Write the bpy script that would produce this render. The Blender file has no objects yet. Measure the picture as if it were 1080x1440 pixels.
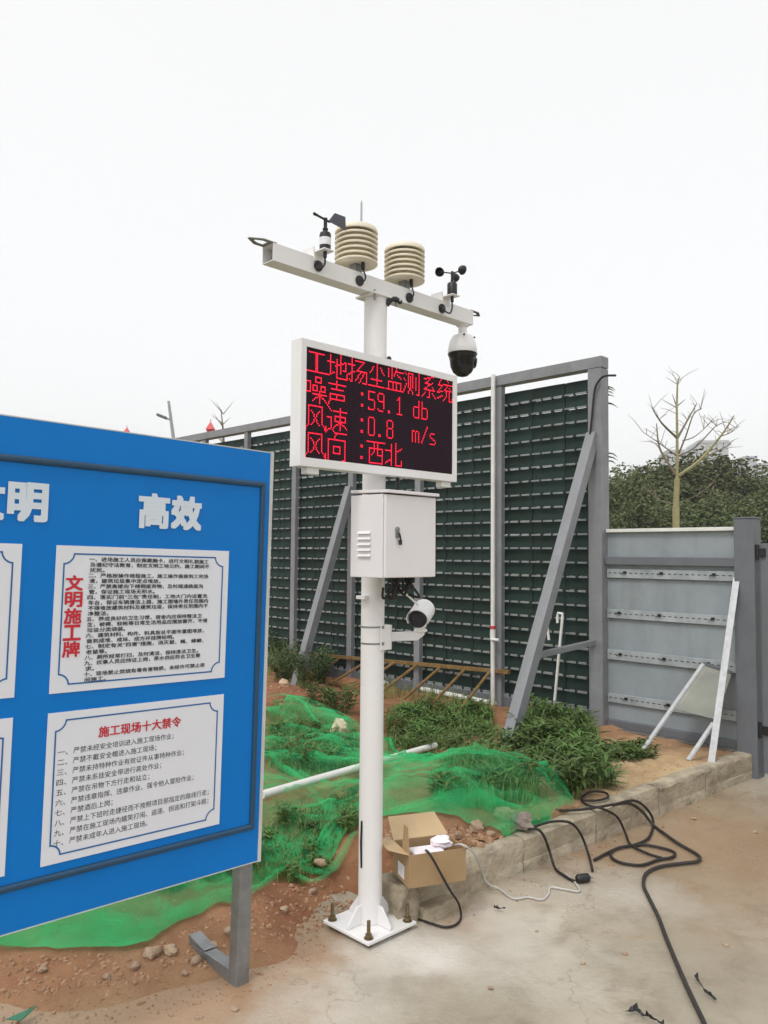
import bpy, math, random
from mathutils import Vector, Matrix, noise

# ------------------------------------------------------------------ camera, sky, sun, exposure
scn = bpy.context.scene
col = scn.collection
F, CX, CY, CAM_H = 1120.0, 540.0, 720.0, 1.8          # focal length and centre in photo pixels, eye height
PITCH, ROLL = math.atan(60 / F), math.radians(0.5)
fwd = Vector((0, math.cos(PITCH), math.sin(PITCH)))
up0, rt0 = Vector((0, -math.sin(PITCH), math.cos(PITCH))), Vector((1, 0, 0))
rgt = math.cos(ROLL) * rt0 + math.sin(ROLL) * up0
upv = -math.sin(ROLL) * rt0 + math.cos(ROLL) * up0
CAM = Vector((0, 0, CAM_H))
cam_data = bpy.data.cameras.new('camera')
cam_data.sensor_fit = 'HORIZONTAL'; cam_data.sensor_width = 36.0
cam_data.lens = 36.0 * F / 1080.0
cam_data.clip_start = 0.05; cam_data.clip_end = 3000
cam = bpy.data.objects.new('camera', cam_data); col.objects.link(cam)
m3 = Matrix((rgt, upv, -fwd)).transposed()
cam.matrix_world = Matrix.Translation(CAM) @ m3.to_4x4()
scn.camera = cam

SUN_EL, SUN_AZ = math.radians(55), math.radians(215)   # azimuth clockwise from +Y: behind the camera, left
world = bpy.data.worlds.new('World'); scn.world = world; world.use_nodes = True
wn, wl = world.node_tree.nodes, world.node_tree.links
wn.clear()
wout = wn.new('ShaderNodeOutputWorld'); add = wn.new('ShaderNodeAddShader')
sky = wn.new('ShaderNodeTexSky'); sky.sky_type = 'NISHITA'; sky.sun_disc = False
sky.sun_elevation = SUN_EL; sky.sun_rotation = SUN_AZ; sky.air_density = 1.0; sky.dust_density = 4.0
bg1 = wn.new('ShaderNodeBackground'); bg1.inputs['Strength'].default_value = 0.05
hsv = wn.new('ShaderNodeHueSaturation'); hsv.inputs['Saturation'].default_value = 0.25
wl.new(sky.outputs[0], hsv.inputs['Color']); wl.new(hsv.outputs[0], bg1.inputs['Color'])
bg2 = wn.new('ShaderNodeBackground')                   # the even white cloud layer
bg2.inputs['Color'].default_value = (1.0, 0.995, 0.985, 1); bg2.inputs['Strength'].default_value = 0.68
wl.new(bg1.outputs[0], add.inputs[0]); wl.new(bg2.outputs[0], add.inputs[1]); wl.new(add.outputs[0], wout.inputs['Surface'])
sun_data = bpy.data.lights.new('sun', 'SUN'); sun_data.energy = 0.95; sun_data.angle = math.radians(14)
sun_data.color = (1.0, 0.965, 0.91)
sun = bpy.data.objects.new('sun', sun_data); col.objects.link(sun)
sd = Vector((math.sin(SUN_AZ) * math.cos(SUN_EL), math.cos(SUN_AZ) * math.cos(SUN_EL), math.sin(SUN_EL)))
sun.rotation_euler = sd.to_track_quat('Z', 'Y').to_euler(); sun.location = sd * 30
scn.view_settings.view_transform = 'Standard'; scn.view_settings.look = 'None'
scn.view_settings.gamma = 1.0; scn.view_settings.use_curve_mapping = False
scn.view_settings.exposure = 0.31
scn.cycles.max_bounces = 8; scn.cycles.transparent_max_bounces = 24
scn.cycles.use_denoising = True

# ------------------------------------------------------------------ frame of the place, pixels to points
ANG = math.radians(44.2)                                # the kerb, the notice board and the screen run this way
E1 = Vector((math.cos(ANG), math.sin(ANG), 0)); E2 = Vector((-E1.y, E1.x, 0))
def ray(x, y): return fwd + rgt * ((x - CX) / F) - upv * ((y - CY) / F)
def P(x, y, z=0.0):                                     # pixel on a level surface at height z
    d = ray(x, y); return CAM + d * ((z - CAM_H) / d.z)
def V(x, y, pt, n):                                     # pixel on an upright plane through pt
    d = ray(x, y); n = Vector((n.x, n.y, 0))
    return CAM + d * (((Vector((pt.x, pt.y, 0)) - Vector((CAM.x, CAM.y, 0))).dot(n)) / d.dot(n))
O = P(1062, 1092)                                       # where the kerb meets the gate post
def L(a, b, z=0.0): return Vector((O.x, O.y, 0)) + E1 * a + E2 * b + Vector((0, 0, z))
def AB(p): d = Vector((p.x - O.x, p.y - O.y, 0)); return d.dot(E1), d.dot(E2)
def sm(t): t = max(0.0, min(1.0, t)); return t * t * (3 - 2 * t)
def nz(x, y, s, o=0.0): return noise.noise(Vector((x * s + o, y * s - o, o * 0.7)))
def rgb(r, g, b):                                       # sRGB bytes to linear
    f = lambda c: (c / 255) / 12.92 if c <= 10 else (((c / 255) + 0.055) / 1.055) ** 2.4
    return (f(r), f(g), f(b), 1)
rnd = random.Random(7)

# ------------------------------------------------------------------ materials
MATS = {}
def nd(nt, t, **k):
    n = nt.nodes.new(t)
    for a, b in k.items(): setattr(n, a, b)
    return n
def mat(name, c, rough=0.6, metal=0.0, vary=0.12, scale=6.0, c2=None, bump=0.0, bscale=60.0, rand=0.0, spec=0.5):
    m = bpy.data.materials.new(name); m.use_nodes = True; nt = m.node_tree
    bs = nt.nodes['Principled BSDF']
    bs.inputs['Roughness'].default_value = rough; bs.inputs['Metallic'].default_value = metal
    bs.inputs['Specular IOR Level'].default_value = spec
    tc = nd(nt, 'ShaderNodeTexCoord'); nzn = nd(nt, 'ShaderNodeTexNoise')
    nzn.inputs['Scale'].default_value = scale; nzn.inputs['Detail'].default_value = 6; nzn.inputs['Roughness'].default_value = 0.65
    nt.links.new(tc.outputs['Object'], nzn.inputs['Vector'])
    mp = nd(nt, 'ShaderNodeMapRange'); mp.inputs[1].default_value = 0.3; mp.inputs[2].default_value = 0.7
    nt.links.new(nzn.outputs['Fac'], mp.inputs[0])
    mx = nd(nt, 'ShaderNodeMix', data_type='RGBA')
    if c2 is None: c2 = tuple(max(0, v * (1 - 2 * vary)) for v in c[:3]) + (1,)
    mx.inputs[6].default_value = c; mx.inputs[7].default_value = c2
    nt.links.new(mp.outputs[0], mx.inputs[0]); out = mx.outputs[2]
    if rand:
        oi = nd(nt, 'ShaderNodeObjectInfo'); h = nd(nt, 'ShaderNodeHueSaturation')
        mr = nd(nt, 'ShaderNodeMapRange'); mr.inputs[3].default_value = 1 - rand; mr.inputs[4].default_value = 1 + rand
        nt.links.new(oi.outputs['Random'], mr.inputs[0]); nt.links.new(mr.outputs[0], h.inputs['Value'])
        mr2 = nd(nt, 'ShaderNodeMapRange'); mr2.inputs[3].default_value = 0.5 - rand * .06; mr2.inputs[4].default_value = 0.5 + rand * .06
        nt.links.new(oi.outputs['Random'], mr2.inputs[0]); nt.links.new(mr2.outputs[0], h.inputs['Hue'])
        nt.links.new(out, h.inputs['Color']); out = h.outputs[0]
    nt.links.new(out, bs.inputs['Base Color'])
    r2 = nd(nt, 'ShaderNodeMapRange'); r2.inputs[3].default_value = max(0, rough - .08); r2.inputs[4].default_value = min(1, rough + .1)
    nt.links.new(nzn.outputs['Fac'], r2.inputs[0]); nt.links.new(r2.outputs[0], bs.inputs['Roughness'])
    if bump:
        bn = nd(nt, 'ShaderNodeTexNoise'); bn.inputs['Scale'].default_value = bscale; bn.inputs['Detail'].default_value = 8
        nt.links.new(tc.outputs['Object'], bn.inputs['Vector'])
        bp = nd(nt, 'ShaderNodeBump'); bp.inputs['Strength'].default_value = bump; bp.inputs['Distance'].default_value = 0.02
        nt.links.new(bn.outputs['Fac'], bp.inputs['Height']); nt.links.new(bp.outputs[0], bs.inputs['Normal'])
    MATS[name] = m
    return m
white = mat('white_powder_coat', (.80, .79, .79, 1), .38, vary=.025, scale=9)
boxwhite = mat('cabinet_paint', (.80, .775, .79, 1), .42, vary=.02, scale=5)
steel = mat('grey_painted_steel', rgb(138, 140, 144), .5, vary=.11, scale=5, bump=.05)
steel_d = mat('dark_grey_steel', rgb(108, 112, 118), .5, vary=.1, scale=4, bump=.05)
galv = mat('galvanised', rgb(150, 152, 154), .42, .55, vary=.15, scale=14)
alum = mat('light_aluminium', rgb(205, 208, 210), .45, .15, vary=.12, scale=20)
zinc = mat('zinc_bolt', rgb(140, 125, 95), .4, .8, vary=.2, scale=60)
black = mat('black_plastic', rgb(26, 26, 28), .45, vary=.1, scale=30)
rubber = mat('black_rubber', rgb(38, 34, 32), .6, vary=.2, scale=40)
rubber_dusty = mat('dusty_cable_rubber', rgb(56, 50, 46), .7, vary=.25, scale=18)
cream = mat('cream_plastic', rgb(238, 230, 212), .45, vary=.03, scale=10)
blue = mat('board_blue', rgb(0, 120, 206), .42, vary=.05, scale=2.5, spec=.22)
groove_m = mat('groove_shade_blue', rgb(28, 72, 104), .35, vary=.1, scale=6)  # board blue darkened: shading of the recessed groove put into the colour
paper = mat('poster_white', rgb(226, 228, 236), .5, vary=.02, scale=4)
ink = mat('ink_black', rgb(35, 35, 45), .6, vary=.05)
inkred = mat('ink_red', rgb(205, 30, 50), .5, vary=.04)
inkblue = mat('ink_blue', rgb(20, 100, 165), .5, vary=.04)
letter = mat('letter_white', rgb(215, 225, 235), .5, vary=.03)
edgewhite = mat('board_edge', rgb(205, 208, 205), .5, vary=.08, scale=12)
slatm = mat('slat_green', rgb(33, 54, 48), .65, vary=.22, scale=3.5, rand=.22, spec=.3)
stripm = mat('strip_grey', rgb(176, 183, 186), .5, .1, vary=.2, scale=6)
battenm = mat('batten_grey', rgb(148, 156, 158), .55, .1, vary=.28, scale=5)
sheetm = mat('hoarding_sheet', rgb(152, 159, 164), .5, .0, vary=.09, scale=2.2, c2=rgb(136, 145, 150), spec=.35)
pvc = mat('white_pvc', rgb(228, 228, 224), .4, vary=.08, scale=10)
rust = mat('rusty_yellow', rgb(142, 116, 72), .8, vary=.25, scale=14, c2=rgb(100, 76, 48), bump=.2, spec=.25)
conc_k = mat('kerb_concrete', rgb(190, 179, 158), .92, vary=.2, scale=5, c2=rgb(146, 134, 114), bump=.7, bscale=34, spec=.2)
stone = mat('stone', rgb(182, 160, 135), .9, vary=.2, scale=9, c2=rgb(135, 108, 84), bump=.5, bscale=30, rand=.12)
card = mat('cardboard', rgb(164, 136, 100), .8, vary=.06, scale=8)
card_in = mat('cardboard_inside', rgb(194, 168, 130), .8, vary=.05, scale=8)
foam = mat('packing_foam', rgb(240, 232, 238), .6, vary=.05, scale=12)
leafm = mat('weed_leaf', rgb(98, 124, 62), .5, vary=.22, scale=9, c2=rgb(58, 82, 38), rand=.35, spec=.35)
leafdark = mat('shrub_leaf', rgb(76, 98, 62), .5, vary=.2, scale=9, c2=rgb(48, 66, 42), rand=.2)
grassm = mat('grass_blade', rgb(126, 146, 76), .55, vary=.2, scale=9, c2=rgb(80, 106, 50))
treem = mat('tree_leaf', rgb(108, 114, 80), .8, vary=.2, scale=.5, c2=rgb(82, 94, 62), rand=.22, spec=.08)
bark = mat('bark', rgb(112, 98, 82), .9, vary=.2, scale=8, bump=.3)
barkpale = mat('pale_bark', rgb(168, 164, 118), .85, vary=.15, scale=3, c2=rgb(138, 126, 96), bump=.2)
twigm = mat('twig_bark', rgb(128, 118, 98), .85, vary=.15, scale=3)
facade = mat('far_facade', rgb(190, 191, 195), .8, vary=.03, scale=.2)
facade2 = mat('far_window_band', rgb(170, 174, 180), .6, vary=.05, scale=.2)
redm = mat('red_paint', rgb(205, 55, 58), .45, vary=.1, scale=10)
lamp_grey = mat('lamp_post_grey', rgb(165, 168, 172), .5, .2, vary=.05)
darkglass = mat('dark_lens', rgb(14, 16, 34), .12, vary=.02)
smoke = mat('smoked_dome', rgb(20, 20, 23), .16, vary=.03, scale=4)
screenm = mat('screen_black', rgb(30, 24, 32), .55, vary=.05)
sticker = mat('sticker', rgb(232, 232, 236), .5, vary=.04, scale=40)
blade = mat('vane_grey', rgb(74, 72, 84), .5, vary=.06)
footing = mat('footing_concrete', rgb(118, 112, 106), .9, vary=.2, scale=5, bump=.4)
def emission(name, c, s):
    m = bpy.data.materials.new(name); m.use_nodes = True; nt = m.node_tree; nt.nodes.clear()
    o = nd(nt, 'ShaderNodeOutputMaterial'); e = nd(nt, 'ShaderNodeEmission')
    e.inputs[0].default_value = c; e.inputs[1].default_value = s; nt.links.new(e.outputs[0], o.inputs[0]); return m
ledm = emission('led_red', (1.0, .022, .055, 1), 1.6)

# ------------------------------------------------------------------ mesh building
class MB:
    def __init__(s): s.v, s.f = [], []
    def add(s, vs, fs):
        k = len(s.v); s.v += [tuple(v) for v in vs]; s.f += [tuple(i + k for i in f) for f in fs]; return s
    def box(s, x0, x1, y0, y1, z0, z1, M=None):
        vs = [Vector((x, y, z)) for z in (z0, z1) for y in (y0, y1) for x in (x0, x1)]
        if M: vs = [M @ v for v in vs]
        return s.add(vs, [(0, 2, 3, 1), (4, 5, 7, 6), (0, 1, 5, 4), (2, 6, 7, 3), (0, 4, 6, 2), (1, 3, 7, 5)])
    def bar(s, a, b, w, h=None, up=Vector((0, 0, 1)), roll=0):       # square tube from a to b
        a, b = Vector(a), Vector(b); h = h or w; d = (b - a).normalized()
        u = d.cross(up)
        if u.length < 1e-4: u = d.cross(Vector((0, 1, 0)))
        u.normalize(); w2 = u.cross(d).normalized()
        if roll: R = Matrix.Rotation(roll, 3, d); u = R @ u; w2 = R @ w2
        vs = [p + u * (i * w / 2) + w2 * (j * h / 2) for p in (a, b) for i, j in ((-1, -1), (1, -1), (1, 1), (-1, 1))]
        return s.add(vs, [(3, 2, 1, 0), (4, 5, 6, 7), (0, 1, 5, 4), (1, 2, 6, 5), (2, 3, 7, 6), (3, 0, 4, 7)])
    def tube(s, pts, r, n=8, caps=True):
        pts = [Vector(p) for p in pts]; rs = r if isinstance(r, (list, tuple)) else [r] * len(pts)
        vs, fs, ref = [], [], None
        for i, p in enumerate(pts):
            d = (pts[min(i + 1, len(pts) - 1)] - pts[max(i - 1, 0)])
            if d.length < 1e-7: d = Vector((0, 0, 1))
            d.normalize()
            if ref is None: ref = Vector((0, 0, 1)) if abs(d.z) < .9 else Vector((1, 0, 0))
            u = d.cross(ref)
            if u.length < 1e-4: u = d.cross(Vector((1, .3, 0)))
            u.normalize(); w = u.cross(d).normalized(); ref = w
            for k in range(n):
                t = 2 * math.pi * k / n; vs.append(p + (u * math.cos(t) + w * math.sin(t)) * rs[i])
        for i in range(len(pts) - 1):
            for k in range(n):
                q = (k + 1) % n; fs.append((i * n + k, (i + 1) * n + k, (i + 1) * n + q, i * n + q))
        if caps: fs += [tuple(range(n)), tuple(reversed(range((len(pts) - 1) * n, len(pts) * n)))]
        return s.add(vs, fs)
    def lathe(s, prof, c=(0, 0, 0), n=24, M=None):                   # prof: (radius, z) from bottom up
        vs, fs = [], []
        for r, z in prof:
            for k in range(n):
                t = 2 * math.pi * k / n; v = Vector((c[0] + r * math.cos(t), c[1] + r * math.sin(t), c[2] + z))
                vs.append(M @ v if M else v)
        for i in range(len(prof) - 1):
            for k in range(n):
                q = (k + 1) % n; fs.append((i * n + k, i * n + q, (i + 1) * n + q, (i + 1) * n + k))
        fs += [tuple(reversed(range(n))), tuple(range((len(prof) - 1) * n, len(prof) * n))]
        return s.add(vs, fs)
    def prism(s, poly, d, M=None):                                   # polygon points extruded by vector d
        n = len(poly); a = [Vector(p) for p in poly]; b = [p + Vector(d) for p in a]
        vs = a + b
        if M: vs = [M @ v for v in vs]
        return s.add(vs, [tuple(reversed(range(n))), tuple(range(n, 2 * n))] + [(i, (i + 1) % n, n + (i + 1) % n, n + i) for i in range(n)])
    def mesh(s, name):
        me = bpy.data.meshes.new(name); me.from_pydata(s.v, [], s.f); me.validate(); me.update(); return me
    def build(s, name, m, parent=None, smooth=False, bevel=0.0):
        return put(name, s.mesh(name), m, parent, smooth, bevel)
def put(name, me, m, parent=None, smooth=False, bevel=0.0):
    if m is not None and not me.materials: me.materials.append(m)
    o = bpy.data.objects.new(name, me); col.objects.link(o)
    if parent: o.parent = parent
    if smooth:
        me.polygons.foreach_set('use_smooth', [True] * len(me.polygons))
        try:
            me.set_sharp_from_angle(angle=math.radians(38))
        except Exception: pass
    if bevel:
        b = o.modifiers.new('edge', 'BEVEL'); b.width = bevel; b.segments = 2; b.limit_method = 'ANGLE'; b.angle_limit = math.radians(40)
    return o
def tag(o, label=None, cat=None, group=None, kind=None):
    if label: o['label'] = label
    if cat: o['category'] = cat
    if group: o['group'] = group
    if kind: o['kind'] = kind
    return o
def thing(name, label, cat, loc=(0, 0, 0), rz=0.0, group=None):
    o = bpy.data.objects.new(name, None); col.objects.link(o); o.empty_display_size = .1
    o.location = loc; o.rotation_euler = (0, 0, rz); return tag(o, label, cat, group)
def spline(pts, k=8):                                                # Catmull-Rom through the points
    pts = [Vector(p) for p in pts]; out = []
    for i in range(len(pts) - 1):
        p0, p1, p2, p3 = pts[max(i - 1, 0)], pts[i], pts[i + 1], pts[min(i + 2, len(pts) - 1)]
        for j in range(k):
            t = j / k; out.append(.5 * ((2 * p1) + (p2 - p0) * t + (2 * p0 - 5 * p1 + 4 * p2 - p3) * t * t + (3 * p1 - p0 - 3 * p2 + p3) * t ** 3))
    return out + [pts[-1]]
def text_mesh(body, x0, x1, z0, z1, y, bold=0.0, keep=False):        # one line of lettering filling a rectangle on the plane y
    cu = bpy.data.curves.new('lettering', 'FONT'); cu.body = body; cu.size = 1.0; cu.resolution_u = 2; cu.fill_mode = 'FRONT'
    ob = bpy.data.objects.new('lettering', cu); col.objects.link(ob)
    dg = bpy.context.evaluated_depsgraph_get(); me = bpy.data.meshes.new_from_object(ob.evaluated_get(dg))
    bpy.data.objects.remove(ob); bpy.data.curves.remove(cu)
    vs = [v.co.copy() for v in me.vertices]; fs = [tuple(p.vertices) for p in me.polygons]; bpy.data.meshes.remove(me)
    ax, bx = min(v.x for v in vs), max(v.x for v in vs); ay, by = min(v.y for v in vs), max(v.y for v in vs)
    kx = (x1 - x0) / (bx - ax)
    if keep: kz = (z1 - z0); base = [(x0 + (v.x - ax) * kx, z0 + (v.y + .12) * kz) for v in vs]
    else: kz = (z1 - z0) / (by - ay); base = [(x0 + (v.x - ax) * kx, z0 + (v.y - ay) * kz) for v in vs]
    if not bold: return [(x, y, z) for x, z in base], fs
    V_, F_ = [], []                                      # a heavier weight: the outline struck several times, each a hair prouder
    for i in range(9):
        ox, oz = (0, 0) if i == 0 else [(bold * p_ * kz, bold * q_ * kz) for p_, q_ in ((1, 0), (1, 1), (0, 1), (-1, 1), (-1, 0), (-1, -1), (0, -1), (1, -1))][i - 1]; k = len(V_)
        V_ += [(x + ox, y - .00012 * i, z + oz) for x, z in base]; F_ += [tuple(j + k for j in f) for f in fs]
    return V_, F_

# ------------------------------------------------------------------ ground, pavement, soil
def grid_mesh(xs, ys, fn, keep=None):
    vs, idx, fs = [], {}, []
    for i, x in enumerate(xs):
        for j, y in enumerate(ys): idx[i, j] = len(vs); vs.append(fn(x, y))
    for i in range(len(xs) - 1):
        for j in range(len(ys) - 1):
            if keep is None or keep((xs[i] + xs[i + 1]) / 2, (ys[j] + ys[j + 1]) / 2):
                fs.append((idx[i, j], idx[i + 1, j], idx[i + 1, j + 1], idx[i, j + 1]))
    return vs, fs
def frange(a, b, s):
    n = int(round((b - a) / s)); return [a + (b - a) * i / n for i in range(n + 1)]

def ground_material():
    m = mat('ground_earth', rgb(128, 118, 92), .95, vary=.2, scale=.15, c2=rgb(92, 100, 62), bump=.5, bscale=3); return m
g = MB(); g.add([(-450, -450, -.04), (450, -450, -.04), (450, 450, -.04), (-450, 450, -.04)], [(0, 1, 2, 3)])
tag(g.build('ground', ground_material()), kind='structure')

def concrete_material():
    m = bpy.data.materials.new('pavement_concrete'); m.use_nodes = True; nt = m.node_tree; ln = nt.links.new
    bs = nt.nodes['Principled BSDF']; tc = nd(nt, 'ShaderNodeTexCoord')
    def N(scale, det=6, dist=0.0, rough=.6):
        n = nd(nt, 'ShaderNodeTexNoise'); n.inputs['Scale'].default_value = scale; n.inputs['Detail'].default_value = det
        n.inputs['Distortion'].default_value = dist; n.inputs['Roughness'].default_value = rough
        ln(tc.outputs['Object'], n.inputs['Vector']); return n
    def R(src, a, b):
        r = nd(nt, 'ShaderNodeMapRange'); r.inputs[1].default_value = a; r.inputs[2].default_value = b; ln(src, r.inputs[0]); return r.outputs[0]
    def MX(f, a, b):
        x = nd(nt, 'ShaderNodeMix', data_type='RGBA'); ln(f, x.inputs[0])
        for s, v in ((6, a), (7, b)):
            if isinstance(v, tuple): x.inputs[s].default_value = v
            else: ln(v, x.inputs[s])
        return x.outputs[2]
    def spot(p, rad, soft, k):                          # a patch of spilt mud or cement with its own ragged outline
        g_ = nd(nt, 'ShaderNodeVectorMath', operation='DISTANCE'); g_.inputs[1].default_value = (p.x, p.y, 0)
        w = nd(nt, 'ShaderNodeVectorMath', operation='ADD'); ln(tc.outputs['Object'], w.inputs[0])
        nn = N(3.2, 5); sc = nd(nt, 'ShaderNodeVectorMath', operation='SCALE'); sc.inputs['Scale'].default_value = k
        sb = nd(nt, 'ShaderNodeVectorMath', operation='SUBTRACT'); sb.inputs[1].default_value = (.5, .5, .5)
        ln(nn.outputs['Color'], sb.inputs[0]); ln(sb.outputs[0], sc.inputs[0]); ln(sc.outputs[0], w.inputs[1]); ln(w.outputs[0], g_.inputs[0])
        return R(g_.outputs['Value'], rad, rad - soft)
    c = MX(R(N(.9, 8).outputs[0], .35, .68), rgb(184, 175, 158), rgb(152, 141, 122))
    c = MX(R(N(4.5, 8, .6).outputs[0], .48, .78), c, rgb(128, 116, 98))
    mud = nd(nt, 'ShaderNodeMath', operation='MULTIPLY'); ln(spot(P(1010, 1190), 1.7, 1.3, 1.2), mud.inputs[0]); mud.inputs[1].default_value = .8
    c = MX(mud.outputs[0], c, rgb(150, 122, 92))
    d2 = nd(nt, 'ShaderNodeMath', operation='MULTIPLY'); ln(spot(P(60, 1420), 1.35, .9, .9), d2.inputs[0]); d2.inputs[1].default_value = .7
    c = MX(d2.outputs[0], c, rgb(172, 140, 106))
    for p, rr, so, k, st in ((P(300, 1370), .6, .5, .7, .75), (P(420, 1320), .38, .3, .6, .8), (P(180, 1410), .7, .6, .8, .6), (P(640, 1285), .35, .3, .5, .5), (P(830, 1205), .4, .35, .7, .55)):
        dd = nd(nt, 'ShaderNodeMath', operation='MULTIPLY'); ln(spot(p, rr, so, k), dd.inputs[0]); dd.inputs[1].default_value = st
        c = MX(dd.outputs[0], c, rgb(158, 124, 94))
    for p, rr, so, k, st in ((P(880, 1235), .55, .5, 1.0, .7), (P(930, 1330), .6, .55, 1.3, .45), (P(700, 1400), .5, .45, 1.2, .4), (P(1000, 1420), .4, .35, .9, .4), (P(560, 1410), .3, .25, .7, .35)):
        dk = nd(nt, 'ShaderNodeMath', operation='MULTIPLY'); ln(spot(p, rr, so, k), dk.inputs[0]); dk.inputs[1].default_value = st
        c = MX(dk.outputs[0], c, rgb(148, 138, 120))
    for p, rr, so, k, st in ((P(560, 1330), .34, .3, .5, .8), (P(612, 1345), .2, .15, .3, .9), (P(700, 1290), .35, .35, .6, .35), (P(860, 1250), .5, .45, .8, .4), (P(720, 1345), .5, .45, .9, .4), (P(480, 1400), .45, .4, .8, .35)):
        ce = nd(nt, 'ShaderNodeMath', operation='MULTIPLY'); ln(spot(p, rr, so, k), ce.inputs[0]); ce.inputs[1].default_value = st
        c = MX(ce.outputs[0], c, rgb(216, 212, 203))
    sp = N(75, 3, 0, .7); c = MX(R(sp.outputs[0], .68, .8), c, rgb(122, 104, 84))
    ck = nd(nt, 'ShaderNodeTexVoronoi', feature='DISTANCE_TO_EDGE'); ck.inputs['Scale'].default_value = .55
    wv = nd(nt, 'ShaderNodeVectorMath', operation='ADD'); n8 = N(2.5, 6); ln(tc.outputs['Object'], wv.inputs[0]); ln(n8.outputs['Color'], wv.inputs[1]); ln(wv.outputs[0], ck.inputs['Vector'])
    crk = nd(nt, 'ShaderNodeMath', operation='MULTIPLY'); ln(R(ck.outputs['Distance'], .006, .001), crk.inputs[0]); crk.inputs[1].default_value = .35
    c = MX(crk.outputs[0], c, rgb(110, 94, 76))
    ln(c, bs.inputs['Base Color']); bs.inputs['Roughness'].default_value = .85
    ln(R(N(1.4, 5).outputs[0], .2, 1.1), bs.inputs['Roughness'])
    hb = N(38, 10, 0, .7); b = nd(nt, 'ShaderNodeBump'); b.inputs['Strength'].default_value = .35; b.inputs['Distance'].default_value = .012
    ln(hb.outputs[0], b.inputs['Height']); ln(b.outputs[0], bs.inputs['Normal'])
    return m
pv, pf = grid_mesh(frange(-9, 14, .25), frange(-9, 1.6, .25), lambda a, b: tuple(L(a, b, .006 * nz(a, b, .7, 3))))
pm = MB(); pm.add(pv, pf); tag(pm.build('pavement', concrete_material(), smooth=True), kind='structure')

KDIR = (P(580, 1292) - O); KLEN = KDIR.length; KDIR.normalize(); KIN = Vector((KDIR.y, -KDIR.x, 0))   # along the kerb, and inwards
if KIN.dot(E2) < 0: KIN = -KIN
mound = AB(P(430, 985, .4)); netmound = AB(P(690, 1095, .35)); leftm = AB(P(150, 1290, .15))
def gauss(a, b, c, s): return math.exp(-((a - c[0]) ** 2 + (b - c[1]) ** 2) / (2 * s * s))
def soil_h(a, b):
    w = sm((a + 4.9) / 1.3)
    e2 = .1 + .38 * sm((-3.6 - a) / .5) + .06 * nz(a, b, 3.3, 13)
    planter = -.04 + .22 * sm((b - e2) / (.03 + .95 * sm((-3.2 - a) / .9))) + .035 * sm((b - .3) / 2)
    edge = .42 + .22 * nz(a, b, .9, 1) + .1 * nz(a, b, 3.1, 2) + .45 * sm((-a - 4.6) / 1.1)
    left = -.03 + .2 * sm((b - edge) / 1.1) + .03 * sm((b - edge + .25) / .3)
    if a > -3.7 and b < .12: planter = -.1
    h = w * planter + (1 - w) * left
    h += .2 * gauss(a, b, mound, .55) + .1 * gauss(a, b, (mound[0] - .9, mound[1] + 1.2), .8)
    h += .05 * gauss(a, b, netmound, .5) + .06 * gauss(a, b, leftm, .4)
    k = w * sm((b - e2 + .05) / .3) + (1 - w) * sm((b - edge + .1) / .4)
    h += k * (.035 * nz(a, b, 2.2, 5) + .02 * nz(a, b, 6, 6) + .016 * nz(a, b, 13, 7) + .026 * abs(nz(a, b, 8, 9)))
    d = L(a, b) - Vector((O.x, O.y, 0)); t, n = d.dot(KDIR), d.dot(KIN)
    if 0 < t < KLEN + .12 and n < .07: h = min(h, -.1)
    return h
def soil_at(p): a, b = AB(p); return soil_h(a, b)
def Ps(x, y, it=4):                                     # pixel on the soil
    z = .2
    for _ in range(it): p = P(x, y, z); z = soil_at(p)
    return P(x, y, z)
def soil_material():
    m = bpy.data.materials.new('soil_earth'); m.use_nodes = True; nt = m.node_tree; ln = nt.links.new
    bs = nt.nodes['Principled BSDF']; bs.inputs['Roughness'].default_value = .95; tc = nd(nt, 'ShaderNodeTexCoord')
    def N(s, d=8, r=.65):
        n = nd(nt, 'ShaderNodeTexNoise'); n.inputs['Scale'].default_value = s; n.inputs['Detail'].default_value = d; n.inputs['Roughness'].default_value = r
        ln(tc.outputs['Object'], n.inputs['Vector']); return n.outputs[0]
    def mixc(f, a, b, lo=.38, hi=.64):
        r = nd(nt, 'ShaderNodeMapRange'); r.inputs[1].default_value = lo; r.inputs[2].default_value = hi; ln(f, r.inputs[0])
        x = nd(nt, 'ShaderNodeMix', data_type='RGBA'); ln(r.outputs[0], x.inputs[0])
        for s, v in ((6, a), (7, b)):
            if isinstance(v, tuple): x.inputs[s].default_value = v
            else: ln(v, x.inputs[s])
        return x.outputs[2]
    at = nd(nt, 'ShaderNodeAttribute', attribute_name='earth')       # which earth was tipped where: 0 brown, red, sandy
    sx = nd(nt, 'ShaderNodeSeparateColor'); ln(at.outputs['Color'], sx.inputs[0])
    c = mixc(N(3), rgb(172, 126, 90), rgb(136, 88, 60))
    red = mixc(N(5), rgb(152, 100, 70), rgb(114, 70, 46)); sand = mixc(N(4), rgb(204, 178, 138), rgb(178, 146, 108))
    c = mixc(sx.outputs[0], c, red, 0, 1); c = mixc(sx.outputs[1], c, sand, 0, 1)
    c = mixc(N(32, 4), c, rgb(196, 172, 142), .62, .74); c = mixc(N(55, 3), c, rgb(92, 66, 46), .62, .76)
    ln(c, bs.inputs['Base Color'])
    b = nd(nt, 'ShaderNodeBump'); b.inputs['Strength'].default_value = .8; b.inputs['Distance'].default_value = .03; ln(N(22, 10, .75), b.inputs['Height']); ln(b.outputs[0], bs.inputs['Normal'])
    return m
sv, sf = grid_mesh(frange(-8.5, -.02, .045), frange(-.3, 10.5, .05), lambda a, b: tuple(L(a, b, soil_h(a, b))),
                   lambda a, b: soil_h(a, b) > -.06 and (b < 8 or a > -7))
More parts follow.
